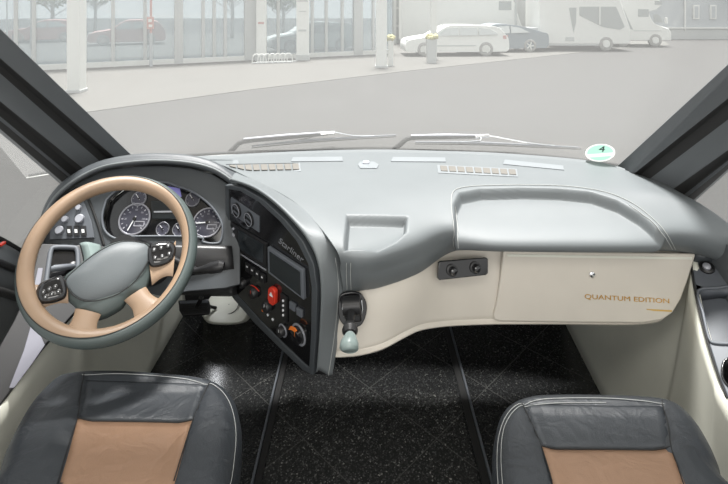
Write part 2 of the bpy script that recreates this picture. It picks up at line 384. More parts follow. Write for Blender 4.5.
# ============================================================ DASHBOARD
dash = empty('dashboard', (0, 1.75, 0), 'curved grey leather dashboard with beige lower fascia under the windscreen', 'dashboard')
cols = [
 [(172, 161, .89), (214, 163.5, .888), (248, 178, .887), (296, 204, .880), (335, 248, .837), (341, 271, .765), (343, 291, .69)],
 [(215, 159, .888), (258, 166, .888), (298, 185, .885), (330, 213, .873), (353, 250, .835), (360, 274, .765), (362, 289, .69)],
 [(290, 155, .888), (305, 164, .888), (335, 184, .885), (356, 212, .87), (374, 250, .828), (381, 271, .762), (383, 285, .70)],
 [(370, 153, .888), (375, 162, .888), (388, 184, .885), (398, 208, .865), (411, 238, .825), (416, 259, .762), (418, 272, .705)],
 [(430, 154, .888), (432, 163, .888), (438, 184, .883), (443, 206, .86), (448, 228, .825), (452, 242, .775), (454, 250, .725)],
 [(490, 156, .888), (491, 165, .888), (494, 184, .882), (497, 206, .855), (500, 231, .818), (502, 242, .775), (503, 247, .728)],
 [(550, 160, .888), (555, 168, .888), (563, 186, .882), (570, 206, .855), (575, 231, .818), (577, 243, .775), (578, 248, .728)],
 [(598, 165, .887), (605, 173, .887), (617, 189, .88), (629, 207, .855), (637, 231, .818), (641, 243, .775), (642, 249, .726)],
 [(622, 170, .885), (634, 178, .885), (655, 193, .878), (673, 210, .85), (683, 230, .815), (688, 244, .77), (690, 252, .72)],
 [(640, 176, .88), (655, 184, .88), (682, 199, .868), (704, 216, .84), (718, 234, .80), (726, 249, .755), (730, 262, .71)],
 [(655, 180, .87), (672, 189, .865), (704, 207, .85), (730, 226, .82), (745, 243, .785), (752, 256, .74), (756, 270, .70)],
]
rec = [(453, 244), (453, 205), (459, 193), (480, 189), (520, 188), (560, 189), (590, 192), (618, 201), (640, 214), (656, 228), (668, 243)]
RECP = None
tray = [(346, 216), (408, 217), (407, 233), (396, 244), (378, 256), (343, 257)]
TRP = None
def bb(poly): return min(q.x for q in poly)-.03, max(q.x for q in poly)+.03, min(q.y for q in poly)-.03, max(q.y for q in poly)+.03
def sdist(p, poly):
    x, y = p.x, p.y; ins = False; best = 9
    n = len(poly)
    for i in range(n):
        a, b = poly[i], poly[(i+1) % n]
        if (a.y > y) != (b.y > y) and x < (b.x-a.x)*(y-a.y)/(b.y-a.y)+a.x: ins = not ins
        d = V((b.x-a.x, b.y-a.y)); e = V((x-a.x, y-a.y)); t = max(0, min(1, e.dot(d)/max(1e-9, d.dot(d)))); best = min(best, (e-d*t).length)
    return best if ins else -best
def sm(a, b, x): t = max(0, min(1, (x-a)/(b-a))); return t*t*(3-2*t)
def dfn(v):
    q = v.copy()
    if v.z > .74:
        b_ = BR; s = sdist(v, RECP) if b_[0] < v.x < b_[1] and b_[2] < v.y < b_[3] else -1
        if s > -.02:
            # the shallow passenger recess dies out towards the front lip
            front = sm(.735, .80, v.z)
            q.z -= .036*sm(-.001, .009, s)*front
        b_ = BT; s = sdist(v, TRP) if b_[0] < v.x < b_[1] and b_[2] < v.y < b_[3] else -1
        if s > -.02: q.z -= .028*sm(-.001, .011, s)*sm(.815, .850, v.z)
    return q
rows_ = [[PZ(*c[j]) for c in cols] for j in range(7)]
rows_.append([p+V((0, .04, -.012)) for p in rows_[-1]])
from mathutils.bvhtree import BVHTree
tmp = loft('tmp', rows_, dashm, None, nu=6, nv=6)
bv0 = BVHTree.FromPolygons([v.co.copy() for v in tmp.data.vertices], [tuple(p.vertices) for p in tmp.data.polygons]); bpy.data.objects.remove(tmp)
def onbase(px, row):
    h = bv0.ray_cast(V((0, 0, EYE)), (PY(px, row, 1)-V((0, 0, EYE))).normalized())[0]
    return h if h is not None else PZ(px, row, .85)
RECP = [onbase(a, b) for a, b in [(454, 232)]+rec[1:-1]+[(664, 238)]]; RECP = [V((RECP[0].x, 1.3, 0))]+RECP+[V((RECP[-1].x+.01, 1.3, 0))]
TRP = [onbase(a, b) for a, b in tray]
BR = bb(RECP); BT = bb(TRP)
dt = loft('dash_top', rows_, dashm, dash, nu=42, nv=38, fn=dfn, solid=.006, off=0, angle=75)
# cowl behind the dash top, down to the front wall
loft('cowl', [[p+V((0, .05, .0)) for p in rows_[0]], [p+V((0, .0, -.01)) for p in rows_[0]]], dashm, dash, nu=3, nv=5)
# stitching of the dash top
def snap(pts, lift=.003):
    out = []
    for p in pts:
        out.append(p)
    return out
bvh = BVHTree.FromPolygons([v.co.copy() for v in dt.data.vertices], [tuple(p.vertices) for p in dt.data.polygons])
EYEV = V((0, 0, EYE))
def ondash(px, row, lift=.0045):
    d = (PY(px, row, 1)-EYEV).normalized(); h, n, i, t = bvh.ray_cast(EYEV-dash.location, d)
    if h is None: return PZ(px, row, .87)
    if n.dot(-d) < 0: n = -n
    return h+dash.location+n*lift
multitube('stitching', [[ondash(a, b) for a, b in [(px_, r_) for px_, r_ in L]] for L in (
    [(p.x, p.y) for p in cr([(455, 247, 0), (453, 225, 0), (451, 205, 0), (453, 193, 0), (463, 188.5, 0), (485, 186.5, 0), (530, 186, 0), (570, 187.5, 0), (605, 193, 0), (632, 204, 0), (652, 219, 0), (666, 234, 0), (675, 248, 0)], 7)],
    [(p.x, p.y) for p in cr([(458, 247, 0), (456, 225, 0), (454, 207, 0)], 7)],
    [(p.x, p.y) for p in cr([(629, 206, 0), (650, 221, 0), (663, 235, 0), (672, 248, 0)], 7)])], .0012, stitch, dash)
multitube('stitching', [[ondash(p.x, p.y) for p in cr(L, 5)] for L in ([(347, 262, 0), (347, 275, 0), (347, 288, 0)], [(351, 262, 0), (351, 275, 0), (351, 288, 0)])], .0010, stitch, dash)

# beige centre fascia
bt = [(330, 292, .69), (343, 290, .692), (362, 288, .69), (383, 284, .70), (402, 279, .702), (418, 271, .707), (436, 257, .712), (455, 249, .716), (480, 247, .72), (503, 246, .722), (560, 247, .722), (640, 248, .72), (672, 250, .715), (687, 251, .715), (690, 252, .715)]
bb = [(331, 350, .500), (343, 350, .509), (362, 348, .530), (383, 342, .541), (402, 332, .550), (418, 324.5, .546), (436, 321, .532), (455, 319.5, .518), (480, 318.5, .51), (503, 318, .515), (560, 318, .515), (640, 318, .515), (664, 310, .53), (680, 284, .60), (687, 262, .68)]
ta = [PZ(*p)+V((0, .012, .01)) for p in bt]; bb_ = [PZ(*p) for p in bb]
tb = [PZ(*p)+V((0, .006, -.008)) for p in bt]
m1 = [a*.55+b*.45+V((0, -.012, 0)) for a, b in zip(ta, bb_)]; m2 = [a*.15+b*.85+V((0, -.008, 0)) for a, b in zip(ta, bb_)]
fascia = loft('fascia', [ta, tb, m1, m2, bb_, [p+V((0, .03, -.012)) for p in bb_], [p+V((0, .45, .02)) for p in bb_]], beige, dash, nu=6, nv=5, solid=.004, angle=80)
# glovebox lid on its own plane, proud of the fascia
GP = Plane(PZ(503, 250, .715), PZ(690, 253, .712), PZ(655, 319, .515)); 
lid = [(502, 248.5), (692, 252), (689, 262), (684, 278), (677, 297), (669, 310), (659, 317), (640, 320), (560, 319.5), (500, 318.5), (493, 317), (492, 312), (495, 300), (499, 275)]
lo = GP.plate('glovebox_lid', lid, beige, dash, t=.016, w=.004, bevel=.005)
GP.plate('lid_edge', [(505, 251.5), (688, 254.5), (687.5, 257), (505.5, 254)], beige2, lo, t=.003, w=.0195, bevel=.001)
GP.disc('lid_lock', 589, 271.5, .0085, .007, chrome, lo, w=.02)
t1 = GP.text('lettering', 'QUANTUM EDITION', 627, 299, .0195, gold, lo, w=.0212, sx=1.45, ang=-.035); t1['label'] = 'gold lettering'
t2 = GP.plate('accent_line', [(643, 305.6), (644.5, 305.7), (668, 307), (668, 308.6), (650, 307.6), (643, 306.4)], amber, lo, t=.0006, w=.0206); t2['label'] = 'amber accent line'

# black switch strip on the beige fascia
SWP = Plane(PY(436, 270, 1.535), PY(486, 266, 1.565), PY(461, 258, 1.558))
swp = SWP.plate('socket_plate', [(437, 262), (439, 260.5), (484, 256.5), (486, 258), (486, 272), (484, 274), (438, 279), (436, 277)], gloss, dash, t=.012, w=.004, bevel=.002)
for q in ((450, 269), (473, 266.5)):
    SWP.disc('socket', q[0], q[1], .017, .006, black, swp, w=.016); 
    u, v = SWP.hit(*q); SWP.lathe('knob', u, v, [(.012, 0), (.012, .010), (.009, .016), (.003, .018)], gloss, swp, w=.022)

# vents on the dash top
def topplate(name, L, m, parent, t=.003, lift=.003):
    P = [ondash(a, b, lift) for a, b in L]; n = len(P)
    vs = P+[p+V((0, 0, t)) for p in P]
    return mk(name, vs, [tuple(range(n)), tuple(range(n, 2*n))]+[(i, (i+1) % n, n+(i+1) % n, n+i) for i in range(n)], m, parent, bevel=.0006)
for (a, b, c, d) in ((293, 158.5, 342, 158), (393, 158.3, 445, 158.8), (505, 161, 563, 167), (200, 161, 238, 161)):
    topplate('defroster_lid', [(a, b), (c, d), (c+1, d+4.3), (a-2, b+4.3)], lidm, dash)
def grille(x0, y0, x1, y1, n, hgt, taper):
    fr = topplate('vent_grille', [(x0-2, y0-1), (x1+1, y1-1), (x1+2, y1+hgt+1), (x0-1, y0+(1 if taper else hgt)+1)], lidm, dash, t=.002)
    for i in range(n):
        a, b = x0+(x1-x0)*i/n+1, x0+(x1-x0)*(i+1)/n-.7
        ya, yb = y0+(y1-y0)*i/n, y0+(y1-y0)*(i+1)/n
        ha, hb = (hgt*min(1, .3+i/3.5), hgt*min(1, .3+(i+1)/3.5)) if taper else (hgt, hgt)
        topplate('vent_slot', [(a, ya+.3), (b, yb+.3), (b+1, yb+hb-.6), (a+1, ya+ha-.6)], ventm, fr, t=.003, lift=.0045)
grille(228, 166.5, 299, 165, 9, 6.5, True)
grille(439, 167, 516, 171, 9, 6, False)
s0 = topplate('light_sensor', [(360, 163), (374, 163), (379, 166), (377, 169.5), (360, 169.5), (358, 166)], lidm, dash)
sb = ondash(366, 164.5, .006); mk('sensor_cap', *boxv(sb, (.026, .022, .014)), satin, s0, bevel=.004)

# ------------------------------------------------------------ driver's side
FP = Plane(PY(60, 240, 1.66), PY(220, 242, 1.70), PY(150, 165, 1.82))
inner = [(44, 246), (45, 228), (50, 212), (62, 196), (80, 182), (102, 171.5), (130, 166.5), (160, 165.5), (190, 168), (212, 174), (227, 183), (233, 196), (237, 220), (240, 250), (240, 284), (225, 288), (190, 291), (160, 296), (120, 285), (112, 262), (95, 246)]
opening = [(109, 197), (127, 184), (162, 182), (178, 186.5), (193, 192), (211, 206), (222, 224), (221, 240), (215, 243.5), (203, 242), (197, 237), (131, 236.5), (119, 239), (110, 236), (104, 229), (102, 217), (105, 204)]
face = FP.plate('instrument_panel', inner, dashd, dash, t=.02, w=-.02, holes=[opening], bevel=.002)
# hood: rim around the panel and skin back to the windscreen
hin = [(38, 262), (42, 232), (47, 214), (59, 196), (78, 181), (102, 169.5), (130, 164.5), (160, 163), (190, 165.5), (213, 172), (229, 182), (237, 189)]
hout = [(36, 262), (39, 230), (44, 211), (56, 191.5), (76, 176), (101, 164.5), (130, 159.5), (160, 158), (191, 160), (216, 166.5), (235, 179), (243, 186)]
r1 = [FP.pt(a, b, 0) for a, b in hin]; r2 = [FP.pt(a, b, .045) for a, b in hin]; r3 = [FP.pt(a, b, .048) for a, b in hout]
# scale r2 slightly so that the rim overhangs
r4 = [p+V((-.01, .03, .004)) for p in r3]
r5 = [V((p.x*1.0-.01, max(p.y+.1, 1.9 if i > 4 else p.y+.12), (min(p.z, .95)-.04) if i <= 5 else .868)) for i, p in enumerate(r3)]
r6 = [V((p.x, min(2.06, p.y+.16), .80 if i <= 5 else .85)) for i, p in enumerate(r5)]
loft('instrument_hood', [r1, r2, r3, r4, r5, r6], dashd, dash, nu=5, nv=6, solid=.004, angle=80)
tube('hood_piping', [FP.pt(a, b, .05) for a, b in [((p[0]+q[0])/2, (p[1]+q[1])/2) for p, q in zip(hin, hout)]], .0045, dashm, dash, smooth_n=6)
# cluster
well = FP.plate('instrument_cluster', [(p[0]*1.0, p[1]) for p in opening], gloss, dash, t=.01, w=-.042)
tube('cluster_surround', [FP.pt(a, b, .003) for a, b in opening], .0038, greyp, dash, smooth_n=4, closed=True)
lw = [FP.pt(a, b, .0) for a, b in opening]; lw2 = [FP.pt(a, b, -.04) for a, b in opening]
loft('cluster_wall', [cr(lw, 3, True)+[lw[0]], cr(lw2, 3, True)+[lw2[0]]], gloss, dash, nu=2, nv=1)
def gauge(px, row, r, ang, big, labels=None):
    u, v = FP.hit(px, row); w0 = -.031
    g = FP.lathe('gauge', u, v, [(r, 0), (r, .004), (r*.93, .006), (.0001, .006)], dialm, dash, w=w0)
    FP.plate('gauge_bezel', ring(u, v, r*1.06), bezelm, g, t=.010, w=w0, holes=[ring(u, v, r*.95)], uv=True, bevel=.001)
    L = []
    n = 13 if big else 7
    for i in range(n):
        a = math.radians(225-270*i/(n-1)); c = FP.at(u+r*.82*math.cos(a), v+r*.82*math.sin(a), w0+.0068); L.append((c, i, a))
    vs, fs = [], []
    for c, i, a in L:
        R = FP.M() @ Matrix.Rotation(a, 3, 'Z'); b, f = boxv(c, (r*.13, r*(.05 if i % 2 else .08), .0008), R); k = len(vs); vs += b; fs += [tuple(k+j for j in q) for q in f]
    mk('tick_marks', vs, fs, pgrey, g)
    R = FP.M() @ Matrix.Rotation(math.radians(ang), 3, 'Z'); c = FP.at(u+r*.3*math.cos(math.radians(ang)), v+r*.3*math.sin(math.radians(ang)), w0+.009)
    mk('needle', *boxv(c, (r*1.0, r*.07, .0015), R), white, g)
    FP.lathe('needle_hub', u, v, [(r*.13, 0), (r*.12, .004)], gloss, g, w=w0+.007)
    if big:
        for i in range(0, 13, 2):
            a = math.radians(225-270*i/12); t_ = FP.text('numeral', str(i*10), 0, 0, r*.17, pgrey, g, ext=.0002); t_.location = FP.at(u+r*.6*math.cos(a), v+r*.6*math.sin(a), w0+.007)-org(g)
        uu, vv = u+r*.28, v-r*.30; FP.plate('odometer', rrect(uu-r*.25, vv-r*.17, uu+r*.45, vv+r*.17, r*.04), pgrey, g, t=.0012, w=w0+.0065, holes=[rrect(uu-r*.2, vv-r*.12, uu+r*.4, vv+r*.12, r*.03)], uv=True)
gauge(132.5, 217.5, .050, 250, True); gauge(206, 221, .047, 185, True)
gauge(137, 197, .024, 130, False); gauge(191.5, 197.5, .024, 130, False); gauge(161, 227.5, .021, 135, False); gauge(177.5, 228, .021, 135, False)
FP.plate('display', [(163, 183.5), (178, 186.5), (180, 195), (165, 193)], purple, dash, t=.003, w=-.03)
FP.plate('centre_display', [(149, 199), (180, 199), (183, 217), (150, 217)], screen, dash, t=.004, w=-.031, bevel=.001)
FP.plate('display_trim', [(152, 209.5), (180, 209), (180.5, 210.6), (152, 211)], satin, dash, t=.002, w=-.026)
# switch panel left of the cluster
sw = FP.plate('switch_panel', [(50, 240), (51, 226), (57, 214), (70, 204), (83, 198), (92, 222), (95, 238)], greyp, dash, t=.006, w=.0005, bevel=.0015)
for a, b, r in ((61, 231, .013), (66.5, 220, .010), (81, 219.5, .014), (80, 208.5, .009)):
    FP.disc('knob', a, b, r, .014, satin, sw, w=.0065)
for a in (70.5, 77.5, 84.5):
    rk = FP.plate('rocker_switch', [(a-2.6, 226.5), (a+2.4, 226.2), (a+3.2, 236.6), (a-1.8, 236.8)], black, sw, t=.007, w=.0065, bevel=.0012)
    FP.plate('switch_lamp', [(a-1.5, 230), (a+1.2, 230), (a+1.6, 233.5), (a-1.1, 233.6)], white, rk, t=.001, w=.0135)
FP.plate('warning_lens', [(58, 206), (66, 194), (77, 187.5), (83, 190), (82, 195), (70, 200)], gloss, dash, t=.006, w=.0005, bevel=.002)
tube('panel_groove', [FP.pt(a, b, .001) for a, b in ((84, 190), (92, 208), (99, 228), (104, 245))], .004, rubber, dash, smooth_n=5)

# centre console: angled black panel
CP = Plane(PY(232, 190, 1.73), PY(316, 265, 1.42), PY(314, 368, 1.47))
cpo = [(231, 188), (243, 190), (262, 201), (283, 220), (300, 240), (311, 262), (314.5, 285), (314, 330), (312, 366), (307, 362), (285, 341), (262, 318), (240, 294), (234, 284), (233, 250)]
cons = CP.plate('console_panel', cpo, gloss, dash, t=.008, w=0, bevel=.001)
CP.plate('console_frame', [(228, 184), (245, 186), (266, 198), (288, 218), (306, 240), (316.5, 262), (320, 285), (319, 332), (316, 373), (306, 368), (282, 345.5), (257, 321), (236, 297), (229.5, 287), (229, 250)], dashd, dash, t=.018, w=-.006, holes=[cpo], bevel=.003)
# leather flank, from the edge of the panel round to the passenger's side
e0 = [(229, 180, 0), (250, 187, 0), (270, 199.5, 0), (291, 219, 0), (308, 240, 0), (318, 262, 0), (321.5, 290, 0), (320, 332, 0), (317, 372, 0)]
E0 = [CP.pt(a, b, .004) for a, b, _ in e0]; E1 = [CP.pt(a, b, .018) for a, b, _ in e0]; E2 = [CP.pt(a+2.5, b-2, .016) for a, b, _ in e0]
e3 = [(234, 174, .888), (255, 180.5, .887), (278, 192, .883), (302, 209, .878), (325, 235, .85), (337, 258, .79), (340, 290, .70), (336, 335, .56), (330, 375, .445)]
E3 = [PZ(a, b, z) for a, b, z in e3]
e4 = [p+V((.006, .03, -.004)) for p in E3]; e5 = [p+V((.0, .20, -.01)) if i > 4 else p+V((.01, .06, -.02)) for i, p in enumerate(E3)]
loft('console_flank', [E0, E1, E2, E3, e4, e5], dashm, dash, nu=5, nv=6, solid=.003, angle=80)
multitube('stitching', [cr([CP.pt(a+d, b-d*.8, .019) for a, b, _ in e0[:-1]], 5) for d in (1.2,)]+[cr([PZ(a-1.5, b+.5, z)+V((0, -.004, .004)) for a, b, z in e3[5:]], 5)], .0010, stitch, dash)
# bottom closing of the console
mk('console_underside', [CP.pt(232, 288, -.006), CP.pt(260, 321, -.006), CP.pt(284, 346, -.006), CP.pt(315, 374, -.0), PZ(330, 375, .445), PZ(334, 345, .47)+V((0, .2, 0)), PZ(300, 300, .47)+V((0, .3, 0)), V((-.45, 1.95, .5))], [(0, 1, 2, 3, 4, 5, 6, 7)], black, dash, smooth=False)
def cpl(name, pts, m, parent, t=.004, w=.008, **k): return CP.plate(name, pts, m, parent, t=t, w=w, **k)
ve = cpl('air_vent_panel', [(234, 196), (262, 215), (262, 231), (234, 212)], greyp, cons, bevel=.001)
for a, b in ((240.5, 208.5), (253, 217.5)):
    u, v = CP.hit(a, b); CP.lathe('air_vent', u, v, [(.0245, 0), (.0245, .006), (.020, .008), (.019, .002)], black, ve, w=.012)
    CP.plate('vent_rim', ring(u, v, .0225), satin, ve, t=.0015, w=.0185, holes=[ring(u, v, .0205)], uv=True)
    for k in (-.3, .3): CP.plate('vent_blade', rrect(u-.017, v+k*.03-.002, u+.017, v+k*.03+.002, .001), greyp, ve, t=.004, w=.015, uv=True)
ra = cpl('radio', [(234, 221), (270, 242), (270, 266), (234, 245)], black, cons, t=.006, bevel=.001)
cpl('radio_screen', [(242, 227.5), (267, 242.5), (267, 261), (242, 246)], screen, ra, w=.014, t=.001)
for r_ in (227, 233.5, 240.5): CP.disc('button', 237.3, r_, .0045 if r_ != 233.5 else .007, .005, satin, ra, w=.014)
cpl('radio_edge', [(236, 246.5), (270, 267.5), (270, 268.8), (236, 248)], satin, ra, w=.014, t=.001)
nv = cpl('navigation_frame', [(272.5, 244), (308, 267), (309, 297), (273, 270)], greyp, cons, t=.012, bevel=.003)
cpl('navigation_screen', [(275, 248.5), (305.5, 268.5), (306.3, 292.5), (275.5, 268.8)], screen, nv, w=.0205, t=.0008)
for i, (a, b) in enumerate(((251, 266), (256, 269.5), (261, 273), (266, 276.5))):
    rk = cpl('rocker_switch', [(a-2, b-5.5), (a+2, b-3), (a+2, b+5.5), (a-2, b+2.5)], black, cons, t=.007, bevel=.0012)
    cpl('switch_lamp', [(a-.8, b-2.4), (a+.7, b-1.5), (a+.7, b-.2), (a-.8, b-1)], white, rk, w=.0152, t=.0005)
hz = cpl('hazard_switch', [(273.5, 286), (275, 284), (278.5, 285.5), (280.5, 289), (280, 301), (278, 302.5), (274.5, 300), (273, 295)], red, cons, t=.014, bevel=.003); hz['label'] = 'red hazard switch'
CP.plate('hazard_triangle', [CP.hit(*p) for p in ((275, 291.5), (278.7, 294), (276.9, 288.5))], white, hz, t=.0005, w=.0222, uv=True)
def knobd(a, b, r, m_=black, ringm=None, mark=None):
    u, v = CP.hit(a, b); k = CP.lathe('rotary_knob', u, v, [(r, 0), (r*.95, .014), (r*.8, .017), (.0001, .017)], m_, cons, w=.008)
    if ringm: CP.plate('knob_ring', ring(u, v, r*1.35), ringm, k, t=.002, w=.008, holes=[ring(u, v, r*1.1)], uv=True)
    CP.plate('knob_mark', rrect(u-.001, v+r*.2, u+.001, v+r*.85, .0005), mark or white, k, t=.0006, w=.025, uv=True); return k
knobd(246, 281, .016); knobd(257, 291, .018, black, None, red); knobd(270.5, 304.5, .018)
for i, r_ in enumerate((243, 247)): pass
CP.plate('temperature_mark', [(252, 284), (254.5, 283.6), (258.5, 286), (262, 290), (261, 290.3), (258, 287.2), (254.5, 284.8)], red, cons, t=.0006, w=.0085)
st_ = cpl('button_strip', [(283.5, 291), (290, 295.5), (290, 321), (283.5, 316.5)], black, cons, t=.005, bevel=.001)
for i in range(4): CP.disc('button', 286.8, 298.5+i*4.8, .0036, .003, white, st_, w=.013)
for a, b in ((296, 303), (303, 309)): cpl('push_button', [(a-2.8, b-4), (a+2.6, b-.5), (a+2.6, b+6.5), (a-2.8, b+3)], greyp, cons, t=.007, bevel=.001)
for k, (a, b) in enumerate(((265, 309), (270, 313.5), (275, 318))): CP.disc('button', a, b, .004, .003, white if k else orange, cons, w=.008)
k = knobd(285, 329, .015, black, satin); k = knobd(301, 333, .024, gloss, satin, orange); k['label'] = 'large knob with orange mark'
CP.plate('orange_arc', [CP.hit(*p) for p in ((296.2, 324.5), (298, 321.2), (302, 322.5), (304.3, 326), (302.5, 327.2), (299.5, 325))], orange, k, t=.003, w=.026, uv=True)
CP.disc('rotary_knob', 232, 256, .014, .03, black, cons, w=.008)
# console script lettering
CP.text('lettering', 'Starliner', 290, 249.5, .030, silverl, cons, w=.0084, shear=.35, ang=.04, sx=1.15)
# lower dark dash under the column
lo1 = [(176, 243, 1.68), (205, 246, 1.69), (232, 250, 1.71)]
loft('knee_panel', [[PY(118, 244, 1.66), PY(176, 244, 1.67), PY(232, 246, 1.69)], [PY(118, 262, 1.64), PY(176, 266, 1.63), PY(234, 268, 1.66)], [PY(130, 282, 1.66), PY(178, 288, 1.66), PY(237, 292, 1.72)], [PY(130, 286, 1.8), PY(178, 294, 1.8), PY(237, 296, 1.86)]], black, dash, nu=4, nv=5, solid=.004)
# steering column and stalks
colm = empty('steering_column', (-.66, 1.55, .7), 'black steering column shroud with stalks behind the steering wheel', 'steering column')
tube('column_shroud', [V((-.70, 1.44, .79)), V((-.70, 1.52, .73)), V((-.69, 1.66, .63))], [.045, .055, .06], black, colm, seg=20)
sk = tube('indicator_stalk', [V((-.62, 1.56, .72)), PY(196, 271, 1.52), PY(207, 268.5, 1.50)], [.009, .010, .011], black, colm, seg=12)
tube('stalk_grip', [PY(205, 269, 1.50), PY(211, 268, 1.495), PY(221, 266, 1.49), PY(224, 266, 1.49)], [.011, .016, .017, .011], black, colm, seg=16)
# driver's side ledge with parking lever
SP = Plane(PY(48, 246, 1.58), PY(84, 246, 1.62), PY(10, 375, 1.32))
ledge = SP.plate('side_ledge', [(40, 243), (112, 246), (100, 283), (75, 312), (45, 345), (22, 375), (0, 405), (-40, 440), (-60, 440), (-20, 380), (14, 320), (30, 285)], black, dash, t=.02, w=-.022, bevel=.003)
SP.plate('ledge_highlight', [(38, 268), (43, 268), (38, 300), (38, 330), (45, 345), (32, 364), (14, 388), (9, 388), (24, 350), (31, 325), (32, 296)], glintm, dash, t=.003, w=-.002, bevel=.001)  # pale plate standing in for a glossy reflection on the black ledge
SP.plate('ledge_tray', [(52, 251), (75, 251), (76, 280), (68, 292), (46, 295), (48, 270)], gloss, dash, t=.003, w=-.002, bevel=.001)
tube('tray_rim', [SP.pt(a, b, .008) for a, b in ((46, 284), (49, 262), (51, 251), (55, 247.5), (72, 247.5), (77, 250), (78, 262), (77, 276))], .007, greyp, dash, smooth_n=5)
loft('ledge_end', [[SP.pt(80, 243, .0), SP.pt(84, 262, .0), SP.pt(82, 284, 0)], [SP.pt(87, 242, .02), SP.pt(92, 262, .02), SP.pt(90, 280, .01)], [SP.pt(100, 245, .0), SP.pt(103, 262, .0), SP.pt(98, 282, 0)]], knobg, dash, nu=4, nv=4, solid=.003)
pl = empty('parking_lever', tuple(SP.pt(60, 268, .0)), 'small grey parking brake lever on the ledge left of the steering wheel', 'lever')
tube('lever_arm', [SP.pt(74, 266, .004), SP.pt(66, 267, .020), SP.pt(54, 268.5, .026), SP.pt(51, 269, .026)], [.007, .009, .010, .007], greyp, pl, seg=14)
SP.disc('lever_mount', 73, 266, .012, .008, black, pl, w=.0)

# ------------------------------------------------------------ steering wheel
tilt, yaw = .767, .422
wc = V((-.698, 1.387, .812)); wu = V((math.cos(yaw), math.sin(yaw), 0)); wf = V((-math.sin(yaw), math.cos(yaw), 0)); wv = wf*math.sin(tilt)+V((0, 0, 1))*math.cos(tilt)
WP = Plane(wc, wc+wu, wc+wv)
swl = empty('steering_wheel', tuple(wc), 'two-tone steering wheel with tan leather rim and grey airbag hub', 'steering wheel')
RR = .2035; mr = .0215
def split(i, n=96): return math.radians(68+40*math.cos(2*PI*i/n+math.radians(38)))
def rim(name, e0, e1, m, rs, n=96, k=14):
    vs = []
    for i in range(n):
        a = 2*PI*i/n; a0, a1 = e0(i), e1(i)
        for j in range(k+1):
            b = a0+(a1-a0)*j/k; r_ = RR+rs*math.cos(b); vs.append(WP.at(r_*math.cos(a), r_*math.sin(a), rs*1.02*math.sin(b)))
    return mk(name, vs, gridfaces(n, k+1, cu=True), m, swl, solid=.002, off=-1)
rim('rim_outer', lambda i: math.radians(-150), lambda i: split(i)+.02, padd, mr)
rim('rim_inner', lambda i: split(i)-.02, lambda i: math.radians(212), wheeltan, mr)
tube('rim_seam', [WP.at((RR+mr*math.cos(split(i)))*math.cos(2*PI*i/96), (RR+mr*math.cos(split(i)))*math.sin(2*PI*i/96), mr*1.03*math.sin(split(i))) for i in range(96)], .0009, rubber, swl, closed=True, seg=6)
def wl3(px, row, w=0): return WP.pt(px, row, w)
padout = [(63.5, 277), (74, 267), (88, 256), (101, 247), (114, 241), (128, 239), (148, 242), (153, 252), (152, 266), (147, 284), (143, 291), (131, 294), (126, 299), (120, 306), (99, 316), (79, 311), (74, 303), (66, 295)]
def domed(name, outline, m, parent, w0, h, rim_h, n=8, ex=2.2):
    q = [WP.hit(*p) for p in outline]; q = [(p.x, p.y) for p in cr([(a, b, 0) for a, b in q], 3, True)]
    cu = sum(a for a, b in q)/len(q); cv = sum(b for a, b in q)/len(q); vs = []
    rings = [(1, -rim_h)]+[(math.cos(t*PI/2/n), math.sin(t*PI/2/n)) for t in range(0, n)]
    L = len(q)
    for s, hh in [(1.0, None)]+[(1-.97*(i/n)**1.4, i/n) for i in range(n+1)]:
        for a, b in q:
            z = w0-rim_h if hh is None else w0+h*(1-(s**(ex*2)))
            vs.append(WP.at(cu+(a-cu)*s, cv+(b-cv)*s, z))
    return mk(name, vs, gridfaces(n+2, L, cv=True)+[tuple(range(L)), tuple(range((n+1)*L, (n+2)*L))], m, parent, angle=60)
def wo(dx): return dx
hub = domed('hub', padout, padd, swl, -.012, .018, .03)
padin = [(66, 279), (76, 269), (90, 257.5), (103, 249), (116, 243), (129, 241), (146, 243.5), (150, 250), (150, 257), (143, 271), (132, 284), (118, 294), (100, 300), (85, 301), (74, 296), (68, 288)]
domed('airbag_cover', padin, padm, swl, .002, .014, .008)
tube('cover_seam', [WP.pt(a, b, .0045) for a, b in padin], .0012, rubber, swl, smooth_n=3, closed=True, seg=6)
def spoke(A0, A1, B0, B1, m, wA=.0, wB=.004, th=.018, name='spoke'):
    a0, a1, b0, b1 = [V((*WP.hit(*p), 0)) for p in (A0, A1, B0, B1)]
    vs = []; n = 10; k = 10
    for i in range(n+1):
        t = i/n; f = 1+.35*(2*t-1)**4*0; mid0 = a0*(1-t)+b0*t; mid1 = a1*(1-t)+b1*t
        c = (mid0+mid1)/2; h = (mid1-mid0)/2*(1-.22*math.sin(PI*t)); w0 = wA*(1-t)+wB*t
        for j in range(k):
            a = 2*PI*j/k; p = c+h*math.cos(a); vs.append(WP.at(p.x, p.y, w0+th*.5*math.sin(a)))
    return mk(name, vs, gridfaces(n+1, k, cv=True)+[tuple(range(k)), tuple(range(n*k, (n+1)*k))], m, swl)
spoke((75, 308), (101, 314), (60, 333), (100, 337), wheeltan, -.006, .0, .022)
spoke((124, 300), (146, 286), (134, 322), (165, 300), wheeltan, -.006, .0, .022)
spoke((149, 262), (152, 284), (176, 240), (173, 276), wheeltan, -.012, -.004, .018)
spoke((68, 277), (68, 302), (34, 284), (40, 310), wheeltan, -.012, -.004, .018)
def pod(L, name='switch_pod'):
    o = domed(name, L, gloss, swl, .004, .010, .016, ex=2.5); return o
p1 = pod([(36, 294), (40, 284), (53, 278), (62, 276), (66, 284), (66, 296), (58, 301), (44, 304), (37, 302)])
p2 = pod([(147, 252), (151, 244.5), (163, 241.5), (172, 242.5), (176, 249), (173, 260), (164, 265.5), (153, 267), (148, 261)])
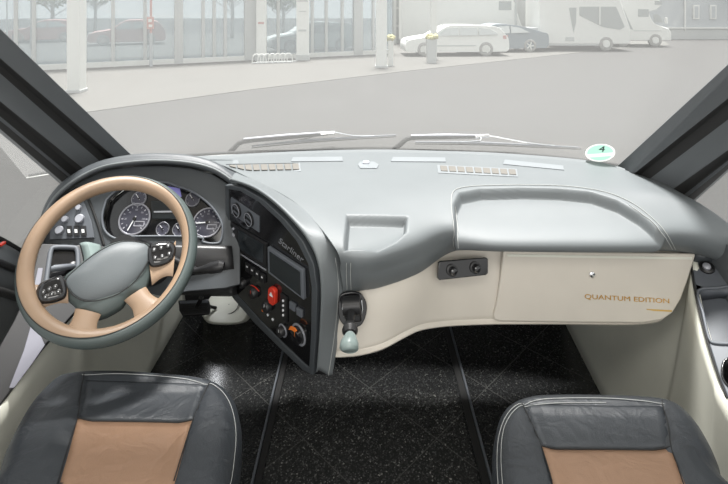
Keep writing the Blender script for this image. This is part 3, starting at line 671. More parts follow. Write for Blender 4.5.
for L, p in (([(44, 294), (50, 291), (56, 288.5), (46, 299), (52.5, 296), (59, 293.5)], p1), ([(154, 252), (161, 250), (168, 248), (155, 260), (162, 258.5), (169, 256)], p2)):
    for a, b in L:
        k = WP.disc('button', a, b, .0058, .004, black, p, w=.0125, seg=16); k2 = WP.disc('button_symbol', a, b, .0013, .0004, white, p, w=.0165, seg=8)

# ------------------------------------------------------------ gear lever in the beige fascia
gl = empty('gear_lever', (-.035, 1.45, .62), 'black gear lever with grey knob in a black oval plate on the beige fascia', 'gear lever')
GL = Plane(PY(352, 312, 1.407), PY(366, 311, 1.412), PY(352, 293, 1.412))
GL.plate('gate_plate', [(338, 300), (341, 293), (352, 290.5), (361, 293), (366, 301), (366, 312), (362, 322), (355, 326), (346, 325), (340, 319), (338, 310)], gloss, gl, t=.010, w=.0, smn=3, bevel=.002)
GL.plate('gate_frame', [(344, 296), (359, 295.5), (361, 317), (345, 318)], black, gl, t=.02, w=.01, bevel=.006)
tube('gate_clip', [GL.pt(343, 300, .014), GL.pt(342.5, 309, .02), GL.pt(344.5, 318, .014)], .002, chrome, gl); tube('gate_clip', [GL.pt(361.5, 300, .014), GL.pt(362.5, 309, .02), GL.pt(361, 318, .014)], .002, chrome, gl)
tube('barrel', [PY(343, 306, 1.385), PY(360, 305, 1.385)], .024, black, gl, seg=20)
tube('lever_shaft', [PY(351.5, 308, 1.38), PY(350.5, 320, 1.34), PY(350, 332, 1.305)], [.014, .010, .009], black, gl, seg=14)
tube('collar', [PY(350, 326, 1.32), PY(350, 330.5, 1.30), PY(350, 334, 1.29)], [.017, .021, .016], black, gl, seg=20)
tube('shaft_tip', [PY(350, 332, 1.29), PY(350, 338, 1.27)], .006, chrome, gl, seg=12)
tube('gear_knob', [PY(350, 334.5, 1.28), PY(350, 338, 1.267), PY(349.5, 343, 1.255), PY(349, 348, 1.243), PY(349, 351, 1.238)], [.009, .017, .023, .024, .016], knobg, gl, seg=24, smooth_n=4)

# ------------------------------------------------------------ pedals and floor console under the column
pc = empty('pedal_cover', tuple(PZ(225, 322, 0)), 'beige plastic foot rest cover on the floor below the steering column', 'foot rest')
pts = [(201, 312), (214, 293), (228, 290.5), (243, 294), (250, 303), (248, 313), (242, 322), (226, 324), (208, 322)]
FL0 = [PZ(a, b, .0) for a, b in [(204, 318), (214, 306), (228, 303), (244, 306), (252, 312), (250, 318), (243, 323), (226, 325), (209, 323.5)]]
TOP = [PZ(a, b, .10) for a, b in pts]; ct = sum(TOP, V((0, 0, 0)))/len(TOP)
loft('cover_shell', [FL0+[FL0[0]], [a*.5+b*.5 for a, b in zip(FL0+[FL0[0]], TOP+[TOP[0]])], TOP+[TOP[0]], [p*.8+ct*.2+V((0, 0, .012)) for p in TOP+[TOP[0]]], [p*.02+ct*.98+V((0, 0, .015)) for p in TOP+[TOP[0]]]], beige2, pc, nu=3, nv=3)
tube('cover_seam', [PZ(201, 312, .102), PZ(222, 315, .108), PZ(235, 311, .118), PZ(240, 300, .118), PZ(242, 294, .105)], .002, rubber, pc, smooth_n=4)
pdl = empty('brake_pedal', tuple(PZ(194, 320, 0)), 'black pedal on an arm left of the beige foot rest cover', 'pedal')
PP = Plane(PZ(180, 318, .12), PZ(212, 316, .12), PZ(180, 302, .16))
pd = PP.plate('pedal_pad', [(179, 302), (209, 301), (211, 308), (210, 315), (183, 317), (180, 312)], black, pdl, t=.018, bevel=.003)
PP.plate('pedal_edge', [(180, 303), (208, 302), (208.5, 304.5), (181, 305.5)], greyp, pd, t=.002, w=.018)
for i in range(3): PP.plate('pad_rib', [(182, 307.5+i*2.6), (208, 306.5+i*2.6), (208.2, 307.6+i*2.6), (182.3, 308.8+i*2.6)], rubber, pd, t=.003, w=.018)
tube('pedal_arm', [PP.pt(196, 308, -.0), V((-.72, 2.2, .2)), V((-.72, 2.42, .3))], .010, black, pdl)
tube('pedal_spring', [PP.pt(206, 306, .005), PZ(216, 308, .12)], .007, rubber, pdl)

# ------------------------------------------------------------ right side console
RP = Plane(V((1.06, 1.626, .69)), V((.93, 1.277, .496)), V((1.2, 1.5, .69)))
ro = [(691, 250), (715, 252), (745, 262), (790, 330), (860, 470), (800, 520), (760, 470), (728, 398), (718, 372), (708, 340), (700, 310), (694, 280)]
rcs = empty('side_console', (1.06, 1.5, 0), 'grey plastic door-side console with tray and cup holder right of the glovebox', 'console')
trayh = [(698, 291), (718, 288), (735, 290), (747, 335), (735, 343), (715, 343), (709, 338), (703, 313)]
cu_, cv_ = RP.hit(733, 374)
RP.plate('console_body', ro, greyp, rcs, t=.012, w=-.01, bevel=.003, holes=[trayh, [RP.hit(0, 0)] and [(724+0, 362), (731, 358), (740, 360), (746, 370), (745, 383), (737, 389), (728, 386), (722, 375)]])
RP.plate('tray_floor', [(694, 284), (740, 284), (755, 345), (704, 348)], greyp, rcs, t=.004, w=-.05)
def wallof(name, L, m, d=.045):
    a = [RP.pt(*p, -.002) for p in L]; b = [RP.pt(*p, -d) for p in L]; loft(name, [a+[a[0]], b+[b[0]]], m, rcs, nu=1, nv=1, solid=.002)
wallof('tray_wall', trayh, greyp)
tube('tray_rim', [RP.pt(a, b, .004) for a, b in trayh], .004, greyp, rcs, closed=True, smooth_n=3)
cup = [(724, 362), (731, 358), (740, 360), (746, 370), (745, 383), (737, 389), (728, 386), (722, 375)]
wallof('cup_wall', cup, black, .07); RP.plate('cup_floor', cup, black, rcs, t=.003, w=-.07); tube('cup_rim', [RP.pt(a, b, .003) for a, b in cup], .003, gloss, rcs, closed=True, smooth_n=3)
bu, bv = RP.hit(707, 268.5)
RP.lathe('lock_button', bu, bv, [(.021, 0), (.021, .006), (.016, .009), (.014, .004)], black, rcs, w=.002)
RP.lathe('button_cap', bu, bv, [(.012, 0), (.011, .008), (.006, .011)], satin, rcs, w=.005)
tube('console_seam', [RP.pt(a, b, .004) for a, b in ((691, 256), (693, 280), (699, 310), (707, 340), (717, 372), (727, 398))], .003, rubber, rcs, smooth_n=4)
mk('end_cap', [PZ(690, 252, .712)+V((0, 0, 0)), PZ(716, 254, .712), RP.pt(716, 262, .003), RP.pt(691, 262, .003)], [(0, 1, 2, 3)], dashd, rcs, solid=.004)

# ------------------------------------------------------------ seats
def seat(name, label, outline, back, insert, front, seams, zt=.52, floor=(0, 0)):
    O = [PZ(a, b, zt-.03) for a, b in outline]; pts = O+[V((x, y, zt-.03)) for x, y in back]
    pts = [V((p.x, p.y, 0)) for p in cr(pts, 5, True)]; n = len(pts)
    c = sum(pts, V((0, 0, 0)))/n
    root = empty(name, (c.x, c.y, 0), label, 'seat', 'swivel cab seats')
    ins = [PZ(a, b, zt) for a, b in insert]
    ic = sum(ins, V((0, 0, 0)))/4
    def h(x, y):
        d = sdist(V((x, y, 0)), pts); r = .055
        z = zt-.05+(math.sqrt(max(0, r*r-(r-min(r, max(0, d)))**2))/r)*.055
        si = sdist(V((x, y, 0)), [V((p.x, p.y, 0)) for p in insx])
        z -= .016*sm(-.015, .03, si)            # hollow insert between the bolsters
        z -= .004*math.exp(-(si/.006)**2)
        return z
    # insert with front panel as one long quad
    fr = [PZ(a, b, zt) for a, b in front]
    insx = [fr[0], fr[1], ins[1], V((ins[1].x-(0), .84, 0)), V((ins[0].x, .84, 0)), ins[0]]
    vs = []; K = [1, 1, 1, .985, .96, .93, .89, .85, .80, .75, .70, .64, .58, .50, .42, .34, .26, .18, .1, .03]
    zz = [.38, .43, .47]
    for k_, s in enumerate(K):
        for p in pts:
            q = c+(p-c)*s; z = zt-(.14 if k_ == 0 else .09) if k_ < 2 else h(q.x, q.y)
            if k_ == 0: q = c+(p-c)*.97
            vs.append(V((q.x, q.y, z)))
    mk('cushion', vs, gridfaces(len(K), n, cv=True)+[tuple(range(n)), tuple(range((len(K)-1)*n, len(K)*n))], leather, root, angle=80)
    def patch(nm, quad, m, lift, N=16):
        a, b, c_, d = quad; vv = []
        for i in range(N+1):
            for j in range(N+1):
                s, t = i/N, j/N; p = a*(1-s)*(1-t)+b*s*(1-t)+c_*s*t+d*(1-s)*t; e = min(s, 1-s, t, 1-t)*N
                vv.append(V((p.x, p.y, h(p.x, p.y)+lift*min(1, .2+e*.6))))
        return mk(nm, vv, gridfaces(N+1, N+1), m, root, solid=.001, off=-1, angle=80)
    back_l = V((ins[3].x+(ins[3].x-ins[0].x)*1.0, .87, zt)); back_r = V((ins[2].x+(ins[2].x-ins[1].x)*1.0, .87, zt))
    patch('seat_insert', [ins[0], ins[1], back_r, back_l], tan, .006)['label'] = 'tan leather insert'
    patch('front_panel', [fr[0], fr[1], ins[1]+V((0, .003, 0)), ins[0]+V((0, .003, 0))], leather, .004)
    def on(a, b, lift): p = PZ(a, b, zt); return V((p.x, p.y, h(p.x, p.y)+lift))
    L = []
    for s in seams['stitch']:
        q = cr([(a, b, 0) for a, b in s], 6); L.append([on(p.x, p.y, .0016) for p in q])
    multitube('stitching', L, .0007, stitch, root)
    L = []
    for s in seams['seam']:
        q = cr([(a, b, 0) for a, b in s], 6); L.append([on(p.x, p.y, .002) for p in q])
    multitube('seam', L, .0014, rubber, root)
    # pedestal below
    bx = [c+(p-c)*.80 for p in pts]
    vs = [V((p.x, p.y, z)) for z in (.16, .39) for p in bx]; mk('seat_box', vs, gridfaces(2, n, cv=True)+[tuple(range(n)), tuple(range(n, 2*n))], black, root, angle=60)
    box('pedestal', (c.x, c.y, .085), (.32, .34, .17), black, root, bevel=.01)
    s = 1 if c.x < 0 else -1
    ex = max(p.x*s for p in pts)*s
    for k_, yy in enumerate((.98, 1.06, 1.14)): box('adjuster', (ex-s*.035, yy, .32-.01*k_), (.05, .03, .10), rubber, root, bevel=.006)
    tube('rail_lever', [V((ex-s*.06, 1.2, .26)), V((ex-s*.02, 1.22, .24)), V((ex-s*.02, 1.10, .22))], .008, rubber, root, smooth_n=3)
    return root
seat('driver_seat', 'black leather driver seat with tan centre, in front of the steering wheel',
     [(-8, 484), (4, 452), (20, 420), (36, 398), (56, 381), (82, 374.5), (120, 373.5), (160, 376), (200, 380), (222, 387), (236, 402), (242, 428), (239, 460), (234, 484)],
     [(-.26, .93), (-.30, .84), (-.5, .80), (-.72, .84), (-.79, .95)], [(78, 417), (193, 419), (175, 484), (57, 484)], [(86, 379), (207, 383)],
     dict(stitch=[[(82, 377), (120, 376), (160, 378), (200, 382), (219, 389), (231, 404), (236, 428), (233, 460), (228, 484)]],
          seam=[[(84, 376), (80, 396), (77.5, 417), (66, 450), (56, 484)], [(210, 382), (201, 400), (193, 419), (184, 450), (174, 484)], [(78, 417), (135, 417.5), (193, 419)], [(60, 479), (115, 481), (168, 480.5)]]))
seat('passenger_seat', 'black leather passenger seat with tan centre, below the glovebox',
     [(494, 484), (492, 455), (495, 430), (503, 411), (520, 401), (545, 397.5), (600, 397.5), (650, 400), (675, 406), (695, 421), (710, 443), (720, 465), (728, 484)],
     [(.80, .95), (.74, .84), (.52, .80), (.32, .84), (.27, .93)], [(541, 445), (670, 446), (683, 484), (551, 484)], [(524, 403), (664, 405)],
     dict(stitch=[[(664, 404), (610, 400.5), (548, 400.5), (522, 404), (507, 413), (499, 430), (497, 455), (499, 484)], [(606, 403), (550, 403), (525, 406), (511, 415), (503, 430), (501, 455), (503, 484)]],
          seam=[[(522, 404), (532, 424), (541, 445), (547, 465), (552, 484)], [(662, 402), (668, 424), (671, 446), (678, 465), (685, 484)], [(541, 445), (605, 445), (670, 446)]]))

# ------------------------------------------------------------ sticker and wipers
SG = Plane(PY(586, 160, 2.00), PY(616, 160, 1.975), PY(600, 143, 1.90))
skr = empty('windscreen_sticker', tuple(SG.pt(600, 152)), 'round green and white badge sticker on the windscreen, lower right', 'sticker')
su, sv = SG.hit(600, 152.5); er = (SG.hit(615, 152.5)[0]-SG.hit(585, 152.5)[0])/2; ey = (SG.hit(600, 143.5)[1]-SG.hit(600, 161.5)[1])/2
er2 = ey
def ell(k, lo_=-9, hi=9):
    q = []
    for i in range(64):
        a_ = 2*PI*i/64; x, y = er*k*math.cos(a_), ey*k*math.sin(a_)
        if y < lo_: y = lo_; x = math.copysign(er*k*math.sqrt(max(0, 1-(lo_/(ey*k))**2)), x)
        if y > hi: y = hi; x = math.copysign(er*k*math.sqrt(max(0, 1-(hi/(ey*k))**2)), x)
        c_, s_ = math.cos(.16), math.sin(.16)
        q.append(SG.at(su+x*c_-y*s_, sv+x*s_+y*c_, .002))
    return q
o1, o2 = ell(1), ell(.86)
mk('sticker_rim', o1+o2, [(i, (i+1) % 64, 64+(i+1) % 64, 64+i) for i in range(64)], swhite, skr, smooth=False)
y0, y1 = -ey*.42, -ey*.05
mk('sticker_field', ell(.86, lo_=y1), [tuple(range(64))], green, skr, smooth=False)
mk('sticker_band', ell(.86, lo_=y0, hi=y1), [tuple(range(64))], swhite, skr, smooth=False)
mk('sticker_field', ell(.86, hi=y0), [tuple(range(64))], green, skr, smooth=False)
SG.text('lettering', '4', 602, 149.3, .065, padd, skr, w=.005, sx=.7)
def wiper(label, pv, elbow, mid, tipb, b0, b1):
    root = empty('windscreen_wiper', tuple(pv), label, 'wiper', 'windscreen wipers')
    tube('wiper_arm', [pv, pv*.5+elbow*.5+V((0, 0, .006)), elbow, elbow*.55+mid*.45, mid], [.012, .011, .010, .008, .006], rubber, root, seg=10, smooth_n=3)
    tube('arm_cover', [elbow+V((0, -.004, .012)), elbow*.5+mid*.5+V((0, -.004, .012)), mid+V((0, 0, .008))], [.004, .005, .003], satin, root, seg=8)
    tube('wiper_blade', [b0, b0*.6+b1*.4+V((0, 0, .006)), b1], [.003, .006, .003], greyp, root, seg=8, smooth_n=5)
    tube('rubber_lip', [b0+V((0, -.004, -.007)), b0*.6+b1*.4+V((0, -.004, -.002)), b1+V((0, -.004, -.006))], .0025, rubber, root, seg=6, smooth_n=5)
    tube('blade_clip', [mid+V((-.03, 0, .0)), mid+V((.03, 0, .006))], .008, chrome, root, seg=8)
    L = [b0*.8+b1*.2+V((0, 0, .004)), b0*.6+b1*.4+V((0, 0, .016)), mid+V((0, 0, .01)), b0*.3+b1*.7+V((0, 0, .012)), b0*.15+b1*.85+V((0, 0, .004))]
    tube('blade_bridge', L, .0022, chrome, root, seg=6, smooth_n=3)
WY = 2.17
wiper('windscreen wiper on the driver side, chrome-topped arm pointing right', PY(225, 157, 2.16), PY(244, 141.5, WY), PY(328, 134, WY), None, PY(252, 146, WY), PY(396, 135, WY))
wiper('windscreen wiper in front of the passenger, longer sloping blade', PY(391, 152.5, 2.19), PY(411, 138, WY+.02), PY(482, 137, WY), None, PY(415, 142, WY), PY(580, 147.5, 2.12))

# ============================================================ OUTDOORS
st(mk('ground', [(-60, 2.6, GZ), (60, 2.6, GZ), (60, 90, GZ), (-60, 90, GZ)], [(0, 1, 2, 3)], asph, smooth=False))
ap = [G(-160, 143), G(90, 112), G(250, 90), G(400, 72), G(600, 50.5), G(670, 45), V((24, 42, GZ)), V((-40, 42, GZ)), V((-40, 8, GZ))]
st(mk('pavement', [p+V((0, 0, z)) for z in (.0, .012) for p in ap], [tuple(range(9)), tuple(range(9, 18))]+[(i, (i+1) % 9, 9+(i+1) % 9, 9+i) for i in range(9)], apronm, smooth=False))
AZ = GZ+.012
def GA(px, row): return PZ(px, row, AZ)
# showroom
sh0, sh1 = V((-24, 12.6, AZ)), V((1.4, 24.7, AZ)); sd = (sh1-sh0).normalized(); sn = V((sd.y, -sd.x, 0)); sn = sn if sn.y < 0 else -sn
RS = Matrix((sd, -sn, V((0, 0, 1)))).transposed(); SL = (sh1-sh0).length
show = empty('showroom_building', tuple((sh0+sh1)/2), 'pale glass-fronted showroom behind the paved forecourt on the left', 'building')
def fx(px):            # facade coordinate under a column of the view
    d = PY(px, 5, 1); d.z = 0; a = V((sh0.x, sh0.y, 0)); # a + t sd = s d
    det = sd.x*(-d.y)-sd.y*(-d.x); t = ((-a.x)*(-d.y)-(-a.y)*(-d.x))/det; return t
def fp(t, dn, z): return sh0+sd*t+sn*dn+V((0, 0, z))
mull = [-60, 16, 34, 83, 113, 145, 203, 214, 225, 278, 312, 326, 342, 373]
for i, a in enumerate(mull):
    box('mullion', fp(fx(a), .02, 2.4), (.12, .10, 4.8), ogrey, show, R=RS, bevel=0)
for a, wd in ((178.5, .32), (250, .5), (357.5, .45)):
    box('wide_mullion', fp(fx(a), .02, 2.4), (wd, .2, 4.8), ogrey, show, R=RS, bevel=0)
box('plinth', fp(SL/2, .0, .10), (SL, .16, .20), owhite, show, R=RS, bevel=0)
box('transom', fp(SL/2, .0, 4.7), (SL, .16, .25), ogrey, show, R=RS, bevel=0)
box('roof_slab', fp(SL/2, -1.6, 4.95), (SL, 4, .2), owhite, show, R=RS, bevel=0)
box('glass_front', fp(SL/2, -.02, 2.4), (SL, .02, 4.6), facade_glass, show, R=RS, bevel=0)
box('showroom_floor', fp(SL/2, -1.8, .02), (SL, 3.6, .04), apronm, show, R=RS, bevel=0)
# grey wing right of the forecourt, behind the wagon
wing = empty('rear_hall', (6, 30, AZ), 'grey hall with dark doorway and white upper panels behind the white estate car', 'building')
box('hall_wall', (7.2, 31, AZ+3), (12.2, .3, 6), ogrey, wing, bevel=0)
box('hall_door', (5.2, 30.8, AZ+1.4), (1.9, .1, 2.8), odark, wing, bevel=0)
for x_ in (2.6, 3.4, 8.0): box('hall_window', (x_, 30.8, AZ+2.6), (.5, .1, 1.5), odark, wing, bevel=0)
for x_ in (1.9, 4.1, 6.5, 9.3): box('hall_post', (x_, 30.7, AZ+3), (.16, .2, 6), owhite, wing, bevel=0)
for z_ in (1.1, 2.2, 3.3): box('hall_rail', (4.6, 30.72, AZ+z_), (5.6, .08, .08), owhite, wing, bevel=0)
# columns and totems in the forecourt
def beyond(px, k): p = fp(fx(px), 0, 0); return V((p.x*k, p.y*k, AZ))
def column(px, row, wpx, h, label, name='forecourt_column'):
    p = GA(px, row); wd = wpx*p.y/F; r = empty(name, tuple(p), label, 'column', 'white forecourt columns')
    box('column_shaft', p+V((0, wd/2, h/2)), (wd, wd, h), owhite, r, bevel=.02); box('column_foot', p+V((0, wd/2, .04)), (wd*1.15, wd*1.15, .08), ogrey, r, bevel=.01)
column(73, 93, 13, 5, 'thick white column nearest the left pillar of the cab'); column(381.5, 68, 11, 5, 'white column beside the tall planter in the middle of the forecourt'); column(434, 60, 6, 5, 'slim white column rising behind the flower tub by the white estate car')
def totem(px, row, wpx, h, label, body, n):
    p = GA(px, row); wd = wpx*p.y/F; r = empty('sign_totem', tuple(p), label, 'sign', 'white sign totems')
    box('totem_panel', p+V((0, .1, h/2)), (wd, .16, h), owhite, r, bevel=.02); box('totem_base', p+V((0, .1, .12)), (wd*1.1, .3, .24), ogrey, r, bevel=.01)
    pl_ = Plane(p+V((-wd/2, .015, 0)), p+V((wd/2, .015, 0)), p+V((0, .015, 1)))
    for (q0, q1, w_, m_) in n: pl_.plate('totem_marking', [(px-w_, q0), (px+w_, q0), (px+w_, q1), (px-w_, q1)], m_, r, t=.01)
totem(261, 61, 10, 4.6, 'white sign totem with a small red mark, at the bicycle stands', '', [(22, 24, 3, ored)])
totem(302.5, 60.5, 12.5, 4.6, 'wider white sign totem with grey lettering blocks, right of the bicycle stands', '', [(29.5, 31.5, 4, ogrey), (11, 11.8, 3.5, ogrey), (0.2, 1.5, 5, ogrey)])
# planters
def planter(px, row, wpx, hp, label, m_):
    p = GA(px, row); s = p.y/F; r = empty('flower_tub', tuple(p), label, 'planter', 'flower tubs')
    wd = wpx*s; h = hp*s; vs = []
    for z, k in ((0, .85), (h, 1), (h, .9), (h-.05, .88)):
        for x, y in ((-1, -1), (1, -1), (1, 1), (-1, 1)): vs.append(p+V((x*wd/2*k, wd/2+y*wd/2*k, z)))
    mk('tub', vs, gridfaces(4, 4, cv=True)+[(0, 1, 2, 3), (12, 13, 14, 15)], m_, r, smooth=False)
    bm = bmesh.new()
    for i in range(26):
        a = random.random()*2*PI; q = random.random()**.5*wd*.62
        mt = Matrix.Translation(V((math.cos(a)*q, wd/2+math.sin(a)*q, h+.04+random.random()*.18*(1-q/wd))))
        bmesh.ops.create_icosphere(bm, subdivisions=1, radius=.07+.04*random.random(), matrix=mt)
    me = bpy.data.meshes.new('flowers'); bm.to_mesh(me); bm.free(); me.materials.append(oyel); o = bpy.data.objects.new('flowers', me); COL.objects.link(o); o.parent = r; o['label'] = 'yellow flowers'
planter(391, 66.5, 5.5, 26, 'tall pale tub of yellow flowers beside the middle white column', owhite)
planter(432, 63.5, 10, 24, 'grey tub of yellow flowers in front of the white estate car', ogrey)

# cars
def car(name, label, loc, yaw, L, H, wd, prof, belt, wins, wheels, wr, paint, extra, group=None, cat='car'):
    root = empty(name, tuple(loc), label, cat, group); M_ = Matrix.Rotation(yaw, 3, 'Z')
    X = lambda v: V(loc)+M_ @ V(v)
    half = wd/2
    def hy(z): return half*(1-.16*max(0, (z-belt)/max(.01, H-belt)))
    P = [(p.x, p.z) for p in cr([(a, 0, b) for a, b in prof], 3, True)]; n = len(P); vs = []
    for s in (-1, 1):
        for a, z in P: vs.append(X((a, s*hy(z), z)))
    sd_ = [(i, (i+1) % n, n+(i+1) % n, n+i) for i in range(n)]
    mk('body', vs, [tuple(range(n)), tuple(range(n, 2*n))]+sd_, paint, root, bevel=.05, angle=50)
    for wv_ in wins:
        for s in (-1, 1):
            q = [X((a, s*(hy(z)+.012), z)) for a, z in wv_]+[X((a, s*(hy(z)-.03), z)) for a, z in wv_]; k = len(wv_)
            mk('side_window', q, [tuple(range(k)), tuple(range(k, 2*k))]+[(i, (i+1) % k, k+(i+1) % k, k+i) for i in range(k)], odark, root, smooth=False)
    for a in wheels:
        for s in (-1, 1):
            vs = []; rr = [(wr*.9, -.11), (wr, -.08), (wr, .08), (wr*.9, .11), (wr*.66, .115), (wr*.6, .07), (wr*.12, .08), (.001, .09)]
            for r_, h_ in rr:
                for j in range(24): t = 2*PI*j/24; vs.append(X((a+r_*math.cos(t), s*(half-.08+h_), wr+r_*math.sin(t))))
            whl = mk('wheel', vs, gridfaces(len(rr), 24, cv=True)+[tuple(range(24))], otyre, root)
            vs = [X((a+wr*.62*math.cos(2*PI*j/24), s*(half+.02), wr+wr*.62*math.sin(2*PI*j/24))) for j in range(24)]
            q = []; 
            for j in range(5):
                t = 2*PI*j/5; R_ = M_ @ Matrix.Rotation(-t, 3, 'Y'); b, f = boxv(X((a+wr*.3*math.cos(t), s*(half+.02), wr+wr*.3*math.sin(t))), (wr*.6, .02, wr*.16), R_); q.append((b, f))
            vv, ff = [], []
            for b, f in q: k = len(vv); vv += b; ff += [tuple(k+i for i in g) for g in f]
            mk('rim_spokes', vv, ff, owhite, whl, smooth=False)
    for nm, c, d, m_ in extra: box(nm, X(c), d, m_, root, R=M_, bevel=.01)
    return root, X
def car_prof(L, H): # estate; nose at -L/2
    l = L/2
    return [(-l, .35), (-l+.03, .62), (-l+.25, .78), (-l+.95, .90), (-l+1.25, .97), (-l+1.95, H-.06), (-l+2.6, H), (l-1.0, H-.03), (l-.45, H-.12), (l-.12, .95), (l-.02, .75), (l, .38), (l-.1, .24), (l-.6, .2), (-l+.5, .2), (-l+.08, .24)]
L_, H_ = 4.9, 1.44
car('estate_car', 'white estate car parked side-on behind the grey flower tub', GA(453, 54.5), .06, L_, H_, 1.8, car_prof(L_, H_), .95,
    [[(-1.05, .96), (-.55, 1.30), (.05, 1.34), (.05, .97)], [(.12, .97), (.12, 1.34), (.95, 1.33), (.95, .98)], [(1.02, .98), (1.02, 1.33), (1.55, 1.27), (1.95, 1.02)]],
    (-1.55, 1.35), .33, owhite, [('tail_light', (2.28, -.78, .88), (.22, .2, .16), ored), ('headlight', (-2.25, -.72, .72), (.3, .2, .12), ogrey), ('side_moulding', (-.1, -.9, .50), (1.9, .03, .05), ogrey), ('roof_rail', (.4, -.68, 1.45), (2.2, .04, .05), ogrey), ('rear_window', (2.10, 0, 1.12), (.3, 1.2, .28), odark)])
L2, H2 = 4.7, 1.42; l2 = L2/2
car('saloon_car', 'dark slate saloon car partly hidden behind the white estate car', V((6.95, 26.0, AZ)), .10, L2, H2, 1.8, [(-l2, .35), (-l2+.05, .65), (-l2+.9, .88), (-l2+1.7, H2-.06), (-l2+2.5, H2), (l2-1.2, H2-.15), (l2-.35, 1.02), (l2-.05, .92), (l2, .5), (l2-.1, .25), (l2-.6, .2), (-l2+.5, .2), (-l2+.1, .24)], .95,
    [[(-.9, .96), (-.4, 1.28), (.3, 1.33), (.3, .97)], [(.37, .97), (.37, 1.32), (.85, 1.24), (1.35, 1.0)]], (-1.45, 1.35), .33, odcar,
    [('tail_light', (2.26, -.72, .82), (.16, .3, .14), ored), ('bumper', (2.3, 0, .5), (.1, 1.6, .2), ogrey), ('rear_window', (1.55, 0, 1.14), (.7, 1.2, .16), odark)])
# motorhomes
def motorhome(label, loc, yaw, L, H, wd, wins, extra, wheels, alcove=True):
    root = empty('motorhome', tuple(loc), label, 'motorhome', 'white motorhomes'); M_ = Matrix.Rotation(yaw, 3, 'Z'); X = lambda v: V(loc)+M_ @ V(v)
    l = L/2; P = [(-l, .35), (-l, H), (l-.1, H), (l+.25, H-.25), (l+.45, H-.55), (l+.1, H-.85), (l-.35, H-.95), (l-.1, 1.45), (l+.05, 1.3), (l+.8, 1.05), (l+.95, .8), (l+.95, .35)] if alcove else [(-l, .35), (-l, H), (l-.3, H), (l+.15, H-.3), (l+.6, 1.6), (l+.75, 1.2), (l+.75, .35)]
    n = len(P); vs = [X((a, s*wd/2, z)) for s in (-1, 1) for a, z in P]
    mk('body', vs, [tuple(range(n)), tuple(range(n, 2*n))]+[(i, (i+1) % n, n+(i+1) % n, n+i) for i in range(n)], owhite, root, bevel=.05, angle=40)
    for q in wins:
        vv = [X((a, -wd/2-.015, z)) for a, z in q]+[X((a, -wd/2+.03, z)) for a, z in q]; k = len(q)
        mk('side_window', vv, [tuple(range(k)), tuple(range(k, 2*k))]+[(i, (i+1) % k, k+(i+1) % k, k+i) for i in range(k)], odark, root, smooth=False)
    for nm, c, d, m_ in extra: box(nm, X(c), d, m_, root, R=M_, bevel=.01)
    for a in wheels:
        vs = []; rr = [(.34, -.2), (.37, -.15), (.37, 0), (.33, .03), (.22, .03), (.2, -.02), (.001, .0)]
        for r_, h_ in rr:
            for j in range(24): t = 2*PI*j/24; vs.append(X((a+r_*math.cos(t), -(wd/2-.01+h_), .37+r_*math.sin(t))))
        whl = mk('wheel', vs, gridfaces(len(rr), 24, cv=True)+[tuple(range(24))], otyre, root)
        vs = [X((a+.19*math.cos(2*PI*j/20), -(wd/2+y_), .37+.19*math.sin(2*PI*j/20))) for y_ in (.0, .03) for j in range(20)]
        mk('hub_cap', vs, gridfaces(2, 20, cv=True)+[tuple(range(20)), tuple(range(20, 40))], owhite, whl)
    return root
motorhome('white motorhome with a tall narrow door window, right of the slate saloon', (11.1, 27.1, AZ), 0, 4.0, 3.2, 2.2,
          [[(-.44, 2.25), (-.06, 2.25), (-.08, 1.5), (-.2, .95), (-.32, 1.5)], [(.1, 2.3), (2.0, 2.3), (2.45, 1.25), (2.2, 1.1), (1.3, 1.25), (.1, 1.85)]],
          [('door_post', (1.15, -1.13, 1.85), (.07, .03, 1.0), owhite), ('cargo_hatch', (-.4, -1.11, .62), (.45, .02, .2), ogrey), ('skirt', (-.3, -1.05, .33), (3.2, .06, .12), ogrey)], (1.5,), alcove=False)
motorhome('white motorhome at the rear with one square side window, behind the cars', (5.1, 29.1, AZ), 0, 6.0, 3.4, 2.2,
          [[(2.45, 2.6), (3.15, 2.6), (3.15, 2.1), (2.45, 2.1)]], [('corner_trim', (3.4, -1.12, 1.7), (.12, .06, 2.8), ogrey), ('awning', (0, -1.12, 3.2), (6, .12, .12), ogrey)], (-1.0,), alcove=False)
motorhome('white alcove motorhome, farthest right with the bulging cab nose', (13.6, 29.6, AZ), 0, 6.0, 2.95, 2.1,
          [[(.5, 2.3), (1.15, 2.3), (1.75, .98), (.4, 1.35)], [(2.05, 2.15), (2.65, 2.15), (2.65, 1.72), (2.05, 1.72)], [(3.0, 2.62), (3.4, 2.62), (3.4, 2.4), (3.0, 2.4)], [(2.95, 1.85), (3.2, 1.85), (3.5, 1.4), (2.95, 1.4)]],
          [('side_stripe', (2.6, -1.06, .92), (1.6, .02, .04), ogrey), ('wing_mirror', (3.6, -1.15, 1.5), (.12, .1, .35), owhite)], (1.2, 3.05))
# blue-grey building on the right
bb2 = empty('blue_grey_building', (24, 38, GZ), 'blue-grey clad building with two narrow white windows at the right edge', 'building')
box('cladding', (25.0, 38, GZ+3.2), (10, 6, 5.2), oblue, bb2, bevel=0); box('base_course', (25, 37.9, GZ+.35), (9.8, 6, .7), ogrey, bb2, bevel=0)
for px_ in (696, 713):
    p = PY(px_, 12, 34.95); f_ = box('window_frame', p+V((0, 0, -.0)), (.42, .1, 1.0), owhite, bb2, bevel=0); box('window_pane', p+V((0, -.06, 0)), (.24, .04, .8), oblue, f_, bevel=0)
box('downpipe', PY(685, 12, 34.9)+V((0, 0, .4)), (.08, .1, 3.4), owhite, bb2, bevel=0)
box('eave_strip', (25.0, 34.9, GZ+.8), (9.9, .2, .10), owhite, bb2, bevel=0)

